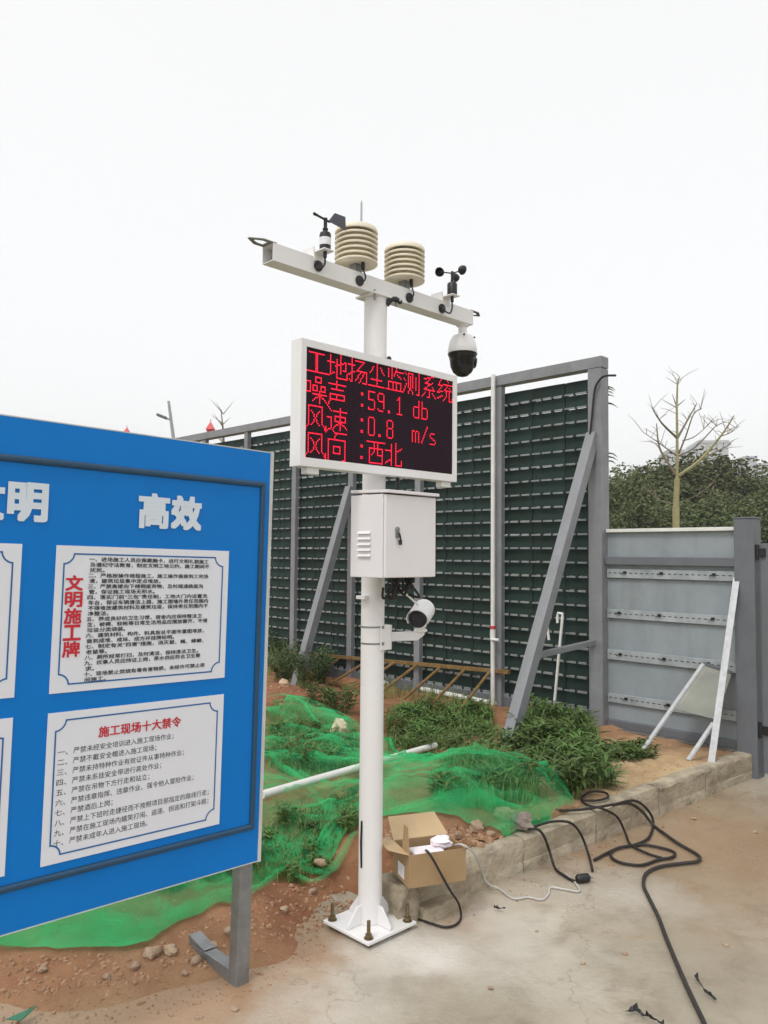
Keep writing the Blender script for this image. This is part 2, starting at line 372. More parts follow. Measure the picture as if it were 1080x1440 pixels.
smb = MB(); smb.add(sv, sf); soil = smb.build('soil', soil_material(), smooth=True); tag(soil, kind='structure')
ca = soil.data.color_attributes.new('earth', 'FLOAT_COLOR', 'POINT')
sandc = AB(P(900, 1090, .2))
for i, v in enumerate(soil.data.vertices):
    a, b = AB(v.co)
    r = min(1, 1.3 * gauss(a, b, mound, 1.0) + .5 * gauss(a, b, AB(P(620, 1165, .2)), .5) + .25 * gauss(a, b, AB(P(430, 1250, .05)), .4))
    s_ = min(1, 1.15 * gauss(a, b, sandc, .9) + .4 * sm((.95 - b) / .6) * sm((-4.3 - a) / .9))
    ca.data[i].color = (r, s_, 0, 1)

def grime(m, c3, scale, lo, hi, stretch=(1, 1, 1), amount=1.0):       # a further layer of stains over a plain material
    nt = m.node_tree; bs = nt.nodes['Principled BSDF']; src = bs.inputs['Base Color'].links[0].from_socket
    tc = nd(nt, 'ShaderNodeTexCoord'); mp = nd(nt, 'ShaderNodeMapping'); mp.inputs['Scale'].default_value = stretch; n = nd(nt, 'ShaderNodeTexNoise'); n.inputs['Scale'].default_value = scale; n.inputs['Detail'].default_value = 9; n.inputs['Roughness'].default_value = .7
    nt.links.new(tc.outputs['Object'], mp.inputs['Vector']); nt.links.new(mp.outputs[0], n.inputs['Vector'])
    r = nd(nt, 'ShaderNodeMapRange'); r.inputs[1].default_value = lo; r.inputs[2].default_value = hi; r.inputs[4].default_value = amount; nt.links.new(n.outputs[0], r.inputs[0])
    x = nd(nt, 'ShaderNodeMix', data_type='RGBA'); nt.links.new(r.outputs[0], x.inputs[0]); nt.links.new(src, x.inputs[6]); x.inputs[7].default_value = c3; nt.links.new(x.outputs[2], bs.inputs['Base Color'])
grime(conc_k, rgb(94, 86, 74), 3.2, .52, .72, (1, 1, 2.5), .8); grime(conc_k, rgb(206, 198, 182), 7, .58, .74, (1, 1, 1), .6); grime(conc_k, rgb(150, 112, 80), 2, .55, .8, (1, 1, 1), .6)
grime(steel, rgb(112, 112, 114), 7, .5, .75, (1, 1, .25), .5); grime(steel, rgb(166, 168, 170), 22, .6, .75, (1, 1, .3), .5); grime(steel_d, rgb(84, 84, 86), 6, .5, .75, (1, 1, .3), .5)
grime(sheetm, rgb(104, 106, 100), 3, .5, .8, (1, 1, .35), .55); grime(slatm, rgb(70, 78, 70), 5, .58, .8, (1, 1, .4), .4); grime(white, rgb(205, 200, 190), 5, .58, .8, (1, 1, .3), .35); grime(boxwhite, rgb(200, 196, 192), 6, .6, .8, (1, 1, .3), .3)
grime(galv, rgb(110, 108, 104), 9, .5, .75, (1, 1, .4), .5); grime(edgewhite, rgb(150, 148, 138), 9, .5, .8, (1, 1, .5), .5); grime(blue, rgb(40, 120, 185), 2.2, .55, .85, (1, 1, .5), .35)
# ------------------------------------------------------------------ kerb
kerb = thing('kerb', 'weathered concrete kerb edging the planted bed from gate to carton', 'kerb', (O.x, O.y, 0), 0)
ks = [-.0, .86, 1.55, 2.32, 3.05, KLEN]
for i in range(len(ks) - 1):
    a0, a1 = ks[i] + .004, ks[i + 1] - .004; n = max(4, int((a1 - a0) / .05)); mb = MB(); vs, fs = [], []
    dz, dy = rnd.uniform(-.008, .006), rnd.uniform(-.008, .008)
    sec = [(0, -.05), (0, .06), (.003, .068), (0, .078), (-.002, .14), (0, .185), (.012, .2), (.07, .203), (.12, .2), (.135, .18), (.135, -.05)]
    for j in range(n + 1):
        t = a0 + (a1 - a0) * j / n
        for y, z in sec:
            p = KDIR * t + KIN * (y + dy); q = .012 * nz(t, z * 3 + y * 5, 5, 11 + i) + .008 * nz(t, z * 9 + y * 7, 17, 3)
            chip = -.03 * max(0, nz(t, i, 4, 21) - .25) if z > .17 else 0
            vs.append((p.x - KIN.x * q, p.y - KIN.y * q, z + dz + .5 * q + chip))
    m_ = len(sec)
    for j in range(n):
        for k in range(m_ - 1): fs.append((j * m_ + k, j * m_ + k + 1, (j + 1) * m_ + k + 1, (j + 1) * m_ + k))
    fs += [tuple(range(m_)), tuple(reversed(range(n * m_, (n + 1) * m_)))]
    mb.add(vs, fs).build('kerb_block', conc_k, kerb, smooth=True)
def rough_block(nm, x0, x1, y0, y1, z0, z1, M, seed, amp, parent, m):
    n = 7; vs, fs, idx = [], [], {}
    for ax in range(3):
        for side in (0, 1):
            for i in range(n):
                for j in range(n):
                    q = []
                    for (u, w) in ((i, j), (i + 1, j), (i + 1, j + 1), (i, j + 1)):
                        t = [0, 0, 0]; t[ax] = side * n; t[(ax + 1) % 3] = u; t[(ax + 2) % 3] = w; k = tuple(t)
                        if k not in idx:
                            c = Vector((x0 + (x1 - x0) * k[0] / n, y0 + (y1 - y0) * k[1] / n, z0 + (z1 - z0) * k[2] / n)); ctr_ = Vector(((x0 + x1) / 2, (y0 + y1) / 2, (z0 + z1) / 2))
                            edge_ = sum(1 for q_ in k if q_ in (0, n)); c += (c - ctr_) * (-.05 * (edge_ - 1)) + noise.noise_vector(c * 14 + Vector((seed, 0, seed))) * amp + noise.noise_vector(c * 40 + Vector((seed, 0, seed))) * amp * .4
                            idx[k] = len(vs); vs.append(M @ c)
                        q.append(idx[k])
                    fs.append(tuple(q) if side else tuple(reversed(q)))
    mb = MB(); mb.add(vs, fs); return mb.build(nm, m, parent, smooth=True)
KM = Matrix.Rotation(math.atan2(KDIR.y, KDIR.x), 4, 'Z'); KS = -1 if (KM @ Vector((0, 1, 0))).dot(KIN) > 0 else 1
def kb(y0, y1): return (y0, y1) if KS < 0 else (-y1, -y0)
ya, yb = kb(-.03, .15); rough_block('broken_end_block', -.02, .11, ya, yb, -.05, .185, Matrix.Translation(KDIR * KLEN) @ KM, 3, .022, kerb, conc_k)
ya, yb = kb(-.09, .1); rough_block('rubble_block', -.34, -.01, ya, yb, -.05, .06, Matrix.Translation(KDIR * KLEN) @ KM, 8, .022, kerb, conc_k)

# ------------------------------------------------------------------ tall noise fence
fence = thing('noise_barrier_fence', 'tall grey steel fence clad in dark green slats behind the bed', 'fence', L(0, 1.42, 0), ANG)
FB = 1.42; STEP = 1.183; NB = 9                         # local: x across the fence (camera side negative), y along it
ZT, ZB = 3.735, .20
for i in range(NB + 1):
    y = i * STEP; mb = MB()
    if i == 0: mb.box(-.09, .05, -.07, .075, .0, ZT - .115)
    else: mb.box(-.07, .0, y - .045, y + .045, .0, ZT - .1)
    mb.build('post', steel, fence, bevel=.004)
mb = MB(); mb.box(-.085, .045, -.075, NB * STEP, ZT - .11, ZT); mb.build('top_rail', steel, fence, bevel=.004)
mb = MB(); mb.box(-.03, .04, .08, NB * STEP, ZB, ZB + .12); mb.build('bottom_rail', steel_d, fence, bevel=.004)
ROWS = 23; Z0 = ZB + .135; PIT = (ZT - .185 - Z0) / ROWS; CW = STEP / 3
def slat_mb(w, h):
    mb = MB(); n = 4; vs = []
    for i in range(n + 1):
        for x in (-.004, .004):
            for k, z in enumerate((0, h)):
                vs.append((x - .006 * math.sin(math.pi * i / n) * (1 if k else .4) - (.012 if k == 0 else 0), .0035 + (w - .007) * i / n, z))
    fs = []
    for i in range(n):
        a = i * 4; b = a + 4
        fs += [(a, b, b + 1, a + 1), (a + 3, b + 3, b + 2, a + 2), (a + 2, b + 2, b, a), (a + 1, b + 1, b + 3, a + 3)]
    fs += [(0, 1, 3, 2), (n * 4 + 2, n * 4 + 3, n * 4 + 1, n * 4)]
    return mb.add(vs, fs)
slat_me = slat_mb(CW, PIT - .016).mesh('slat'); slat_me.materials.append(slatm)
strip_me = MB().box(-.026, -.012, .05, STEP - .05, 0, .017).mesh('batten'); strip_me.materials.append(battenm)
far_s, clips = MB(), MB()
for i in range(NB):
    for r in range(ROWS):
        z = Z0 + r * PIT
        for c in range(3):
            y = i * STEP + c * CW
            if i < 4:
                o = put('slat', slat_me, None, fence); o.location = (.022 + rnd.uniform(-.003, .003), y, z + .016); o.rotation_euler = (rnd.uniform(-.004, .004), rnd.uniform(-.03, .03), 0)
            else:
                k = len(far_s.v); t = slat_mb(CW, PIT - .016); far_s.add([(x + .022, yy + y, zz + z + .016) for x, yy, zz in t.v], t.f)
        o = put('batten', strip_me, None, fence); o.location = (0, i * STEP, z - .003); o.rotation_euler = (rnd.uniform(-.003, .003), 0, 0)
        n = 8
        for k in range(n):
            y = i * STEP + .05 + (STEP - .1) * (k + .5) / n + rnd.uniform(-.012, .012); w = rnd.uniform(.006, .016)
            clips.box(-.034, -.008, y - w, y + w, z - .008, z + .022)
for i in range(NB):
    for c in range(3):
        MB().box(.034, .05, i * STEP + c * CW - .02, i * STEP + c * CW + .06, ZB + .12, ZT - .19).build('joint_backing', black, fence)  # added black backing, keeps daylight from showing through the slat joints
tag(far_s.build('far_slats', slatm, fence), kind='stuff'); tag(clips.build('batten_clips', black, fence), kind='stuff')
def brace(y, ztop, sfoot, zfoot, strut=None):
    mb = MB(); mb.bar((-.07, y, ztop), (-sfoot, y, zfoot), .1, .1, up=Vector((0, 1, 0))); mb.build('brace', steel, fence, bevel=.004)
    if strut:
        t = (ztop - strut) / (ztop - zfoot); mb = MB(); mb.bar((-.09, y + .0, strut + .05), (-.07 - (sfoot - .07) * t, y, strut), .05, .05); mb.build('brace_strut', steel, fence, bevel=.003)
brace(.03, 2.98, 1.46, .15, .93)
brace(2 * STEP + STEP, 2.66, .95, .1)
mb = MB(); mb.bar((-.09, 3 * STEP, .5), (-.4, 3 * STEP, 1.0), .04); 
brace(6 * STEP, 2.7, .95, .1)

# ------------------------------------------------------------------ low hoarding and gate leaf in line with the fence
hd = thing('metal_hoarding', 'low grey sheet metal hoarding panel between tall fence post and gate post', 'hoarding', L(0, 0, 0), ANG)
HB0, HB1 = .12, 1.345
zs = [.27, .43, .515, .83, .925, 1.22, 1.30, 1.61, 1.68, 2.03]
for a, b in ((.27, .45), (.45, .84), (.84, 1.24), (1.24, 1.63), (1.63, 2.03)):
    mb = MB(); vs, n = [], 10
    for i in range(n + 1):
        y = HB0 + (HB1 - HB0) * i / n
        for z in (a + .002, b - .002): vs.append((.01 + .002 * nz(y, z, 2.5, a * 7), y, z))
    mb.add(vs, [(2 * i, 2 * i + 1, 2 * i + 3, 2 * i + 2) for i in range(n)]); o = mb.build('sheet', sheetm, hd)
    so = o.modifiers.new('thick', 'SOLIDIFY'); so.thickness = .006
for a, b in ((.43, .515), (.83, .925), (1.22, 1.305), (1.6, 1.685)):
    mb = MB(); mb.box(-.02, -.004, HB0 + .005, HB1 - .005, a, b); st = mb.build('perforated_strip', stripm, hd, bevel=.003)
    sl = MB()
    for k in range(22):
        y = HB0 + .04 + k * .054
        if y < HB1 - .05: sl.box(-.0225, -.0195, y, y + .026, (a + b) / 2 + .002, (a + b) / 2 + .008)
    tag(sl.build('slots', black, st), kind='stuff')
    for y in (.35, .78, 1.18):
        bl = MB(); yy = y + rnd.uniform(-.05, .05); bl.box(-.034, -.018, yy - .014, yy + .014, (a + b) / 2, (a + b) / 2 + .022); bl.tube([(-.03, yy, (a + b) / 2 + .01), (-.035, yy + .035, (a + b) / 2 - .004)], .004, 5)
        bl.build('bolt', black, st)
mb = MB(); mb.box(-.03, .03, HB0 + .002, HB1 - .002, 2.03, 2.062); mb.build('top_cap', pvc, hd, bevel=.004)
mb = MB(); mb.box(-.05, -.022, HB0 + .002, HB1 - .002, 1.725, 1.80); mb.build('cross_rail', steel_d, hd, bevel=.004)
mb = MB(); mb.box(-.03, .04, HB0 + .002, HB1 - .002, .2, .27); mb.build('bottom_rail', steel_d, hd, bevel=.004)
mb = MB(); mb.box(-.07, .07, HB0 + .002, HB1 + .03, -.03, .2); mb.build('footing', footing, hd, bevel=.01)
mb = MB(); mb.box(-.075, .075, -.05, .118, -.02, 2.125); mb.build('gate_post', steel_d, hd, bevel=.006)
mb = MB(); mb.box(-.08, .08, -.055, .123, 2.127, 2.14); mb.build('post_cap', steel_d, hd, bevel=.003)
gt = thing('metal_gate', 'dark grey steel gate leaf hinged on the right of the gate post', 'gate', L(0, -.075, .03), ANG)
mb = MB(); mb.box(-.03, .03, -.085, -.005, .02, 1.89); mb.build('stile', steel_d, gt, bevel=.004)
mb = MB(); mb.box(-.03, .03, -2.2, -2.12, .02, 1.89); mb.build('stile', steel_d, gt, bevel=.004)
for z in (.02, .95, 1.81):
    mb = MB(); mb.box(-.028, .028, -2.12, -.085, z, z + .08); mb.build('gate_rail', steel_d, gt, bevel=.004)
for z0, z1 in ((.1, .95), (1.03, 1.81)):
    mb = MB(); mb.box(-.006, .006, -2.12, -.085, z0, z1); mb.build('gate_sheet', steel_d, gt)
for z in (1.75, .3):
    mb = MB(); mb.tube([(-.045, .012, z), (-.045, .012, z + .13)], .017, 10); mb.box(-.05, -.03, -.05, .06, z + .03, z + .10); mb.build('hinge', black, gt, bevel=.002)

# ------------------------------------------------------------------ monitoring pole
PB = P(520, 1305)
pole = thing('monitoring_pole', 'white steel monitoring mast with crossbeam, bolted to the concrete', 'pole', (PB.x, PB.y, 0), ANG)
mb = MB(); mb.lathe([(.0575, .036), (.0575, 3.094)], n=40); mb.build('mast', white, pole, smooth=True)
pl = MB().box(-.16, .16, -.16, .16, .02, .035).build('base_plate', white, pole, bevel=.003)
for k in range(4):
    M_ = Matrix.Rotation(k * math.pi / 2, 4, 'Z')
    mb = MB(); mb.prism([(.05, -.005, .036), (.145, -.005, .036), (.145, -.005, .05), (.085, -.005, .125), (.05, -.005, .125)], (0, .01, 0), M_); mb.build('gusset', white, pole, bevel=.002)
    x, y = .128 * (1 if k in (0, 3) else -1), .128 * (1 if k < 2 else -1)
    mb = MB(); mb.lathe([(.009, 0.0), (.009, .115)], (x, y, 0), 12); bo = mb.build('anchor_bolt', zinc, pole, smooth=True)
    mb = MB(); mb.lathe([(.022, .0355), (.022, .04)], (x, y, 0), 16); mb.build('washer', zinc, bo)
    mb = MB(); mb.lathe([(.017, .0405), (.017, .056)], (x, y, 0), 6); mb.build('nut', zinc, bo)
    mb = MB(); mb.lathe([(.016, .003), (.016, .0195)], (x, y, 0), 6); mb.build('levelling_nut', zinc, bo)
bm_ = MB(); t = .004; x0, x1 = -.665, .72; h0, h1 = 3.095, 3.175
bm_.box(x0, x1, -.04, -.04 + t, h0, h1); bm_.box(x0, x1, .04 - t, .04, h0, h1); bm_.box(x0, x1, -.0359, .0359, h0, h0 + t); bm_.box(x0, x1, -.0359, .0359, h1 - t, h1)
beam = bm_.build('crossbeam', white, pole)
MB().box(x1 - .012, x1 - .006, -.035, .035, h0 + .005, h1 - .005).build('beam_end_plug', white, beam)
for s, xx in ((-1, x0), (1, x1)):                        # slotted end lugs
    mb = MB(); d = .105 * s; z = h1 - .002
    out = [(xx - .02 * s, -.04), (xx + .05 * s, -.04), (xx + d, -.005), (xx + d, .005), (xx + .05 * s, .04), (xx - .02 * s, .04)]
    hole = [(xx + .015 * s, -.02), (xx + .045 * s, -.02), (xx + .075 * s, -.005), (xx + .075 * s, .005), (xx + .045 * s, .02), (xx + .015 * s, .02)]
    vs = [(x, y, z + q) for q in (.0025, .0065) for x, y in out] + [(x, y, z + q) for q in (.0025, .0065) for x, y in hole]
    fs = []
    for i in range(6):
        j = (i + 1) % 6
        fs += [(i, j, 12 + j, 12 + i), (6 + i, 18 + i, 18 + j, 6 + j), (i, 6 + i, 6 + j, j), (12 + i, 12 + j, 18 + j, 18 + i)]
    mb.add(vs, fs).build('end_lug', galv, pole)
for gx, gz in ((-.41, 3.135), (-.15, 3.13), (.199, 3.128), (.452, 3.128)):
    mb = MB(); mb.lathe([(.024, 0), (.026, .004), (.024, .009), (.012, .011)], n=20, M=Matrix.Translation((gx, -.04, gz)) @ Matrix.Rotation(math.pi / 2, 4, 'X')); mb.build('cable_grommet', black, pole, smooth=True)
mb = MB(); mb.box(-.075, .11, -.07, .07, 3.083, 3.0935); mb.build('head_flange', white, pole, bevel=.002)
for x in (-.06, .09):
    mb = MB(); mb.lathe([(.006, 0), (.006, .05)], (x, -.056, 3.055), 8); mb.build('flange_bolt', galv, pole)
mb = MB(); mb.tube(spline([(.03, -.05, 3.05), (.05, -.062, 3.08), (.09, -.06, 3.088), (.13, -.045, 3.09)]), .013, 8); mb.build('cable_gland', black, pole, smooth=True)
mb = MB(); mb.lathe([(.0595, 0), (.0595, .012)], (0, 0, 1.585), 32); mb.box(-.085, -.055, -.03, .03, 1.583, 1.6); mb.build('mast_joint_ring', white, pole)
MB().lathe([(.012, 0), (.012, .01), (.004, .014)], n=12, M=Matrix.Translation((.032, -.062, 2.775)) @ Matrix.Rotation(math.pi / 2, 4, 'X')).build('cable_plug', black, pole)
mb = MB(); mb.tube([(-.059, .0, .3), (-.064, 0, .42), (-.06, .0, .52)], .005, 6); mb.build('earth_cable', black, pole)

# LED display
led = thing('led_display', 'white framed LED screen with red Chinese readings on the white mast', 'led display', (PB.x, PB.y, 0), ANG)
LX0, LX1, LZ0, LZ1 = -.585, .455, 2.183, 2.743; PX0, PX1, PZ0, PZ1 = -.556, .424, 2.2205, 2.7105
FY, BY = -.15, -.078
mb = MB(); mb.box(LX0, LX1, FY + .012, BY, LZ0, LZ1)
mb.box(LX0, PX0, FY, FY + .0119, LZ0, LZ1); mb.box(PX1, LX1, FY, FY + .0119, LZ0, LZ1); mb.box(PX0, PX1, FY, FY + .0119, LZ0, PZ0); mb.box(PX0, PX1, FY, FY + .0119, PZ1, LZ1)
mb.build('housing', white, led)
def screen_material():
    m = mat('led_panel', rgb(34, 27, 36), .75, vary=.04, spec=.12); nt = m.node_tree; ln = nt.links.new; bs = nt.nodes['Principled BSDF']
    tc = nd(nt, 'ShaderNodeTexCoord'); mp = nd(nt, 'ShaderNodeMapping'); k = 128 / (PX1 - PX0)
    mp.inputs['Location'].default_value = (-PX0 * k, 0, -PZ0 * k); mp.inputs['Scale'].default_value = (k, 1, k); ln(tc.outputs['Object'], mp.inputs['Vector'])
    fr = nd(nt, 'ShaderNodeVectorMath', operation='FRACTION'); ln(mp.outputs[0], fr.inputs[0])
    ds = nd(nt, 'ShaderNodeSeparateXYZ'); ln(fr.outputs[0], ds.inputs[0]); cb = nd(nt, 'ShaderNodeCombineXYZ'); ln(ds.outputs[0], cb.inputs[0]); ln(ds.outputs[2], cb.inputs[1])
    di = nd(nt, 'ShaderNodeVectorMath', operation='DISTANCE'); di.inputs[1].default_value = (.5, .5, 0); ln(cb.outputs[0], di.inputs[0])
    r = nd(nt, 'ShaderNodeMapRange'); r.inputs[1].default_value = .38; r.inputs[2].default_value = .3; ln(di.outputs['Value'], r.inputs[0])
    mx = nd(nt, 'ShaderNodeMix', data_type='RGBA'); mx.inputs[6].default_value = rgb(16, 13, 18); mx.inputs[7].default_value = rgb(66, 44, 58); ln(r.outputs[0], mx.inputs[0]); ln(mx.outputs[2], bs.inputs['Base Color'])
    return m
MB().box(PX0, PX1, FY + .006, FY + .0119, PZ0, PZ1).build('screen', screen_material(), led)
def box4(x0, y0, x1, y1): return [(x0, y0, x1, y0), (x1, y0, x1, y1), (x0, y1, x1, y1), (x0, y0, x0, y1)]
GL = {
 '工': [(2, 2, 13, 2), (7, 2, 7, 13), (8, 2, 8, 13), (0, 13, 15, 13)],
 '地': [(0, 5, 5, 5), (2, 1, 2, 12), (0, 13, 5, 11), (10, 0, 10, 11), (6, 7, 14, 4), (14, 4, 14, 9), (14, 9, 12, 9), (7, 3, 7, 13), (7, 14, 15, 14), (15, 11, 15, 14)],
 '扬': [(0, 4, 5, 4), (3, 0, 3, 14), (3, 14, 1, 13), (0, 10, 5, 8), (6, 1, 13, 1), (13, 1, 7, 7), (7, 7, 15, 7), (15, 7, 15, 13), (15, 14, 12, 14), (10, 8, 6, 13), (13, 8, 9, 14)],
 '尘': [(8, 0, 8, 6), (5, 2, 2, 6), (11, 2, 14, 6), (3, 10, 12, 10), (8, 7, 8, 14), (1, 14, 14, 14)],
 '监': [(2, 1, 2, 6), (5, 0, 5, 7), (9, 0, 7, 5), (9, 2, 15, 2), (10, 4, 13, 6), (2, 9, 13, 9), (2, 9, 2, 14), (13, 9, 13, 14), (6, 9, 6, 14), (9, 9, 9, 14), (0, 14, 15, 14)],
 '测': [(1, 1, 2, 2), (0, 5, 1, 6), (0, 13, 2, 8), (4, 1, 4, 10), (4, 1, 8, 1), (8, 1, 8, 10), (6, 3, 6, 9), (6, 9, 4, 14), (6, 10, 8, 14), (11, 3, 11, 11), (14, 0, 14, 14), (14, 14, 12, 14)],
 '系': [(12, 0, 3, 2), (8, 2, 4, 5), (4, 5, 9, 5), (11, 4, 3, 9), (3, 9, 13, 9), (8, 9, 8, 14), (8, 14, 6, 14), (4, 11, 1, 14), (11, 11, 14, 14), (11, 7, 13, 9)],
 '统': [(4, 0, 1, 4), (1, 4, 5, 4), (5, 4, 0, 9), (0, 9, 5, 8), (0, 13, 5, 11), (10, 0, 11, 1), (6, 3, 15, 3), (10, 4, 7, 7), (7, 7, 14, 7), (12, 5, 14, 7), (9, 8, 9, 11), (9, 11, 6, 14), (12, 8, 12, 14), (12, 14, 15, 14), (15, 12, 15, 14)],
 '噪': box4(0, 3, 3, 9) + box4(7, 0, 11, 3) + box4(5, 5, 8, 8) + box4(11, 5, 14, 8) + [(5, 10, 15, 10), (10, 8, 10, 15), (9, 11, 5, 14), (11, 11, 15, 14)],
 '声': [(1, 2, 14, 2), (7, 0, 7, 5), (3, 5, 12, 5), (7, 8, 7, 11), (2, 11, 2, 12), (2, 12, 0, 15)] + box4(2, 8, 13, 11),
 '风': [(2, 1, 2, 11), (2, 11, 0, 15), (2, 1, 12, 1), (12, 1, 12, 11), (12, 11, 15, 15), (15, 12, 15, 15), (4, 4, 10, 12), (10, 4, 4, 12)],
 '速': [(1, 0, 3, 2), (0, 6, 3, 6), (3, 6, 3, 12), (3, 12, 0, 14), (3, 12, 6, 15), (6, 15, 15, 15), (5, 2, 15, 2), (10, 0, 10, 13), (9, 9, 5, 12), (11, 9, 15, 12)] + box4(6, 5, 14, 8),
 '向': [(7, 0, 5, 3), (1, 3, 1, 15), (1, 3, 14, 3), (14, 3, 14, 14), (14, 15, 12, 15)] + box4(5, 7, 10, 11),
 '西': [(0, 1, 15, 1), (6, 1, 6, 7), (6, 7, 4, 9), (9, 1, 9, 8), (9, 9, 12, 9)] + box4(2, 5, 13, 14),
 '北': [(5, 1, 5, 14), (0, 5, 5, 5), (0, 13, 5, 10), (9, 0, 9, 14), (9, 14, 14, 14), (14, 11, 14, 14), (14, 3, 9, 6)],
 '5': [(1, 2, 6, 2), (1, 2, 1, 7), (1, 7, 5, 7), (6, 8, 6, 12), (1, 13, 5, 13), (1, 12, 1, 12)],
 '9': [(2, 2, 5, 2), (1, 3, 1, 6), (2, 7, 5, 7), (6, 3, 6, 11), (2, 13, 5, 13), (1, 12, 1, 12)],
 '0': [(2, 2, 5, 2), (1, 3, 1, 12), (6, 3, 6, 12), (2, 13, 5, 13)],
 '8': [(2, 2, 5, 2), (1, 3, 1, 6), (6, 3, 6, 6), (2, 7, 5, 7), (1, 8, 1, 12), (6, 8, 6, 12), (2, 13, 5, 13)],
 '1': [(4, 2, 4, 13), (2, 4, 4, 2), (2, 13, 6, 13)], '.': [(2, 12, 3, 12), (2, 13, 3, 13)], ':': [(3, 4, 4, 4), (3, 5, 4, 5), (3, 11, 4, 11), (3, 12, 4, 12)],
 'd': [(6, 2, 6, 13), (2, 6, 6, 6), (1, 7, 1, 12), (2, 13, 6, 13)], 'b': [(1, 2, 1, 13), (1, 6, 5, 6), (6, 7, 6, 12), (1, 13, 5, 13)],
 'm': [(0, 6, 0, 13), (1, 6, 2, 6), (3, 7, 3, 13), (4, 6, 5, 6), (6, 7, 6, 13)], '/': [(1, 13, 6, 2)], 's': [(2, 6, 5, 6), (1, 7, 1, 8), (2, 9, 5, 10), (6, 11, 6, 12), (1, 13, 5, 13)]}
def raster(x0, y0, x1, y1):
    n = max(abs(x1 - x0), abs(y1 - y0)); return [(round(x0 + (x1 - x0) * i / n), round(y0 + (y1 - y0) * i / n)) for i in range(n + 1)] if n else [(x0, y0)]
lit = set()
def put_text(s, cx, cy, w):
    for i, ch in enumerate(s):
        for st in GL.get(ch, []):
            for x, y in raster(*st): lit.add((cx + i * w + x, cy + y))
put_text('工地扬尘监测系统', 0, 0, 16)
for r, (t, v, u) in enumerate((('噪声', '59.1', 'db'), ('风速', '0.8', 'm/s'), ('风向', None, None))):
    y = 16 * (r + 1); put_text(t, 0, y, 16); put_text(':', 40, y, 8)
    if v: put_text(v, 48, y, 8); put_text(u, 88, y, 8)
    else: put_text('西北', 48, y, 16)
dots = MB(); k = (PX1 - PX0) / 128; hr = k * .45
for (c, r) in sorted(lit):
    x = PX0 + (c + .5) * k; z = PZ1 - (r + .5) * k; yq = FY + .0045
    ring = [(x + hr * math.cos(q * math.pi / 3), yq, z + hr * math.sin(q * math.pi / 3)) for q in range(6)]
    dots.add(ring + [(x, yq - .002, z)], [(q, (q + 1) % 6, 6) for q in range(6)])
tag(dots.build('lit_diodes', ledm, led), kind='stuff')
for x in (-.53, .36):
    MB().box(x, x + .07, FY + .02, BY - .01, LZ0 - .03, LZ0).build('hanger_foot', white, led, bevel=.003)
for z in (2.3, 2.62):
    MB().box(-.075, .075, BY, -.05, z, z + .04).build('mast_clamp', galv, led, bevel=.003)
mb = MB(); mb.tube(spline([(.075, -.09, LZ0), (.08, -.09, 2.15), (.072, -.085, 2.12), (.068, -.08, 2.1)]), .009, 8); mb.build('feed_cable', black, led, smooth=True)

# control box
cb = thing('control_box', 'white metal control box with louvred side below the LED screen', 'control box', (PB.x, PB.y, 0), ANG)
CX0, CX1, CZ0, CZ1, CYF, CYB = -.219, .118, 1.695, 2.075, -.29, -.075
MB().box(CX0, CX1, CYF, CYB, CZ0, CZ1).build('case', boxwhite, cb, bevel=.003)
MB().box(CX0 + .004, CX1 + .002, CYF - .016, CYF - .002, CZ0 + .002, CZ1 - .002).build('door', boxwhite, cb, bevel=.003)
MB().prism([(CX0 - .003, CYF - .035, CZ1 + .004), (CX0 - .003, CYB, CZ1 + .012), (CX0 - .003, CYB, CZ1 + .026), (CX0 - .003, CYF - .035, CZ1 + .018)], (CX1 - CX0 + .01, 0, 0)).build('rain_lid', boxwhite, cb, bevel=.002)
lk = MB(); Mq = Matrix.Translation((-.142, CYF - .016, 1.915)) @ Matrix.Rotation(math.pi / 2, 4, 'X')
lk.lathe([(.013, 0), (.013, .006), (.009, .009)], n=16, M=Mq); lk.box(-.153, -.131, CYF - .022, CYF - .017, 1.877, 1.905); lock = lk.build('lock', galv, cb)
mb = MB(); mb.tube(spline([(-.142, CYF - .028, 1.90), (-.136, CYF - .03, 1.885), (-.128, CYF - .026, 1.868)]), .004, 6); mb.box(-.138, -.122, CYF - .029, CYF - .024, 1.845, 1.868); mb.build('key', black, lock)
for q in range(5):
    z = 1.79 + q * .026
    MB().prism([(CX0 - .0005, -.215, z), (CX0 - .012, -.215, z + .001), (CX0 - .0005, -.215, z + .014)], (0, .085, 0)).build('louvre', boxwhite, cb)
for q in range(9):
    r = random.Random(40 + q); x = .0 + q * .017 - .04; y = -.12 - r.random() * .1
    mb = MB(); mb.tube(spline([(x, y, CZ0), (x + r.uniform(-.02, .02), y + r.uniform(-.02, .02), CZ0 - .035), (x + r.uniform(-.045, .045), y + r.uniform(-.03, .03), CZ0 - .07 - .05 * r.random()), (x + r.uniform(-.03, .03), y + .03, CZ0 - .03 - .06 * r.random())]), .0065, 6); c_ = mb.build('dangling_cable', rubber, cb, smooth=True)
    MB().lathe([(.012, -.028), (.014, -.01), (.012, 0)], (x, y, CZ0), 10).build('cable_gland', black, c_)

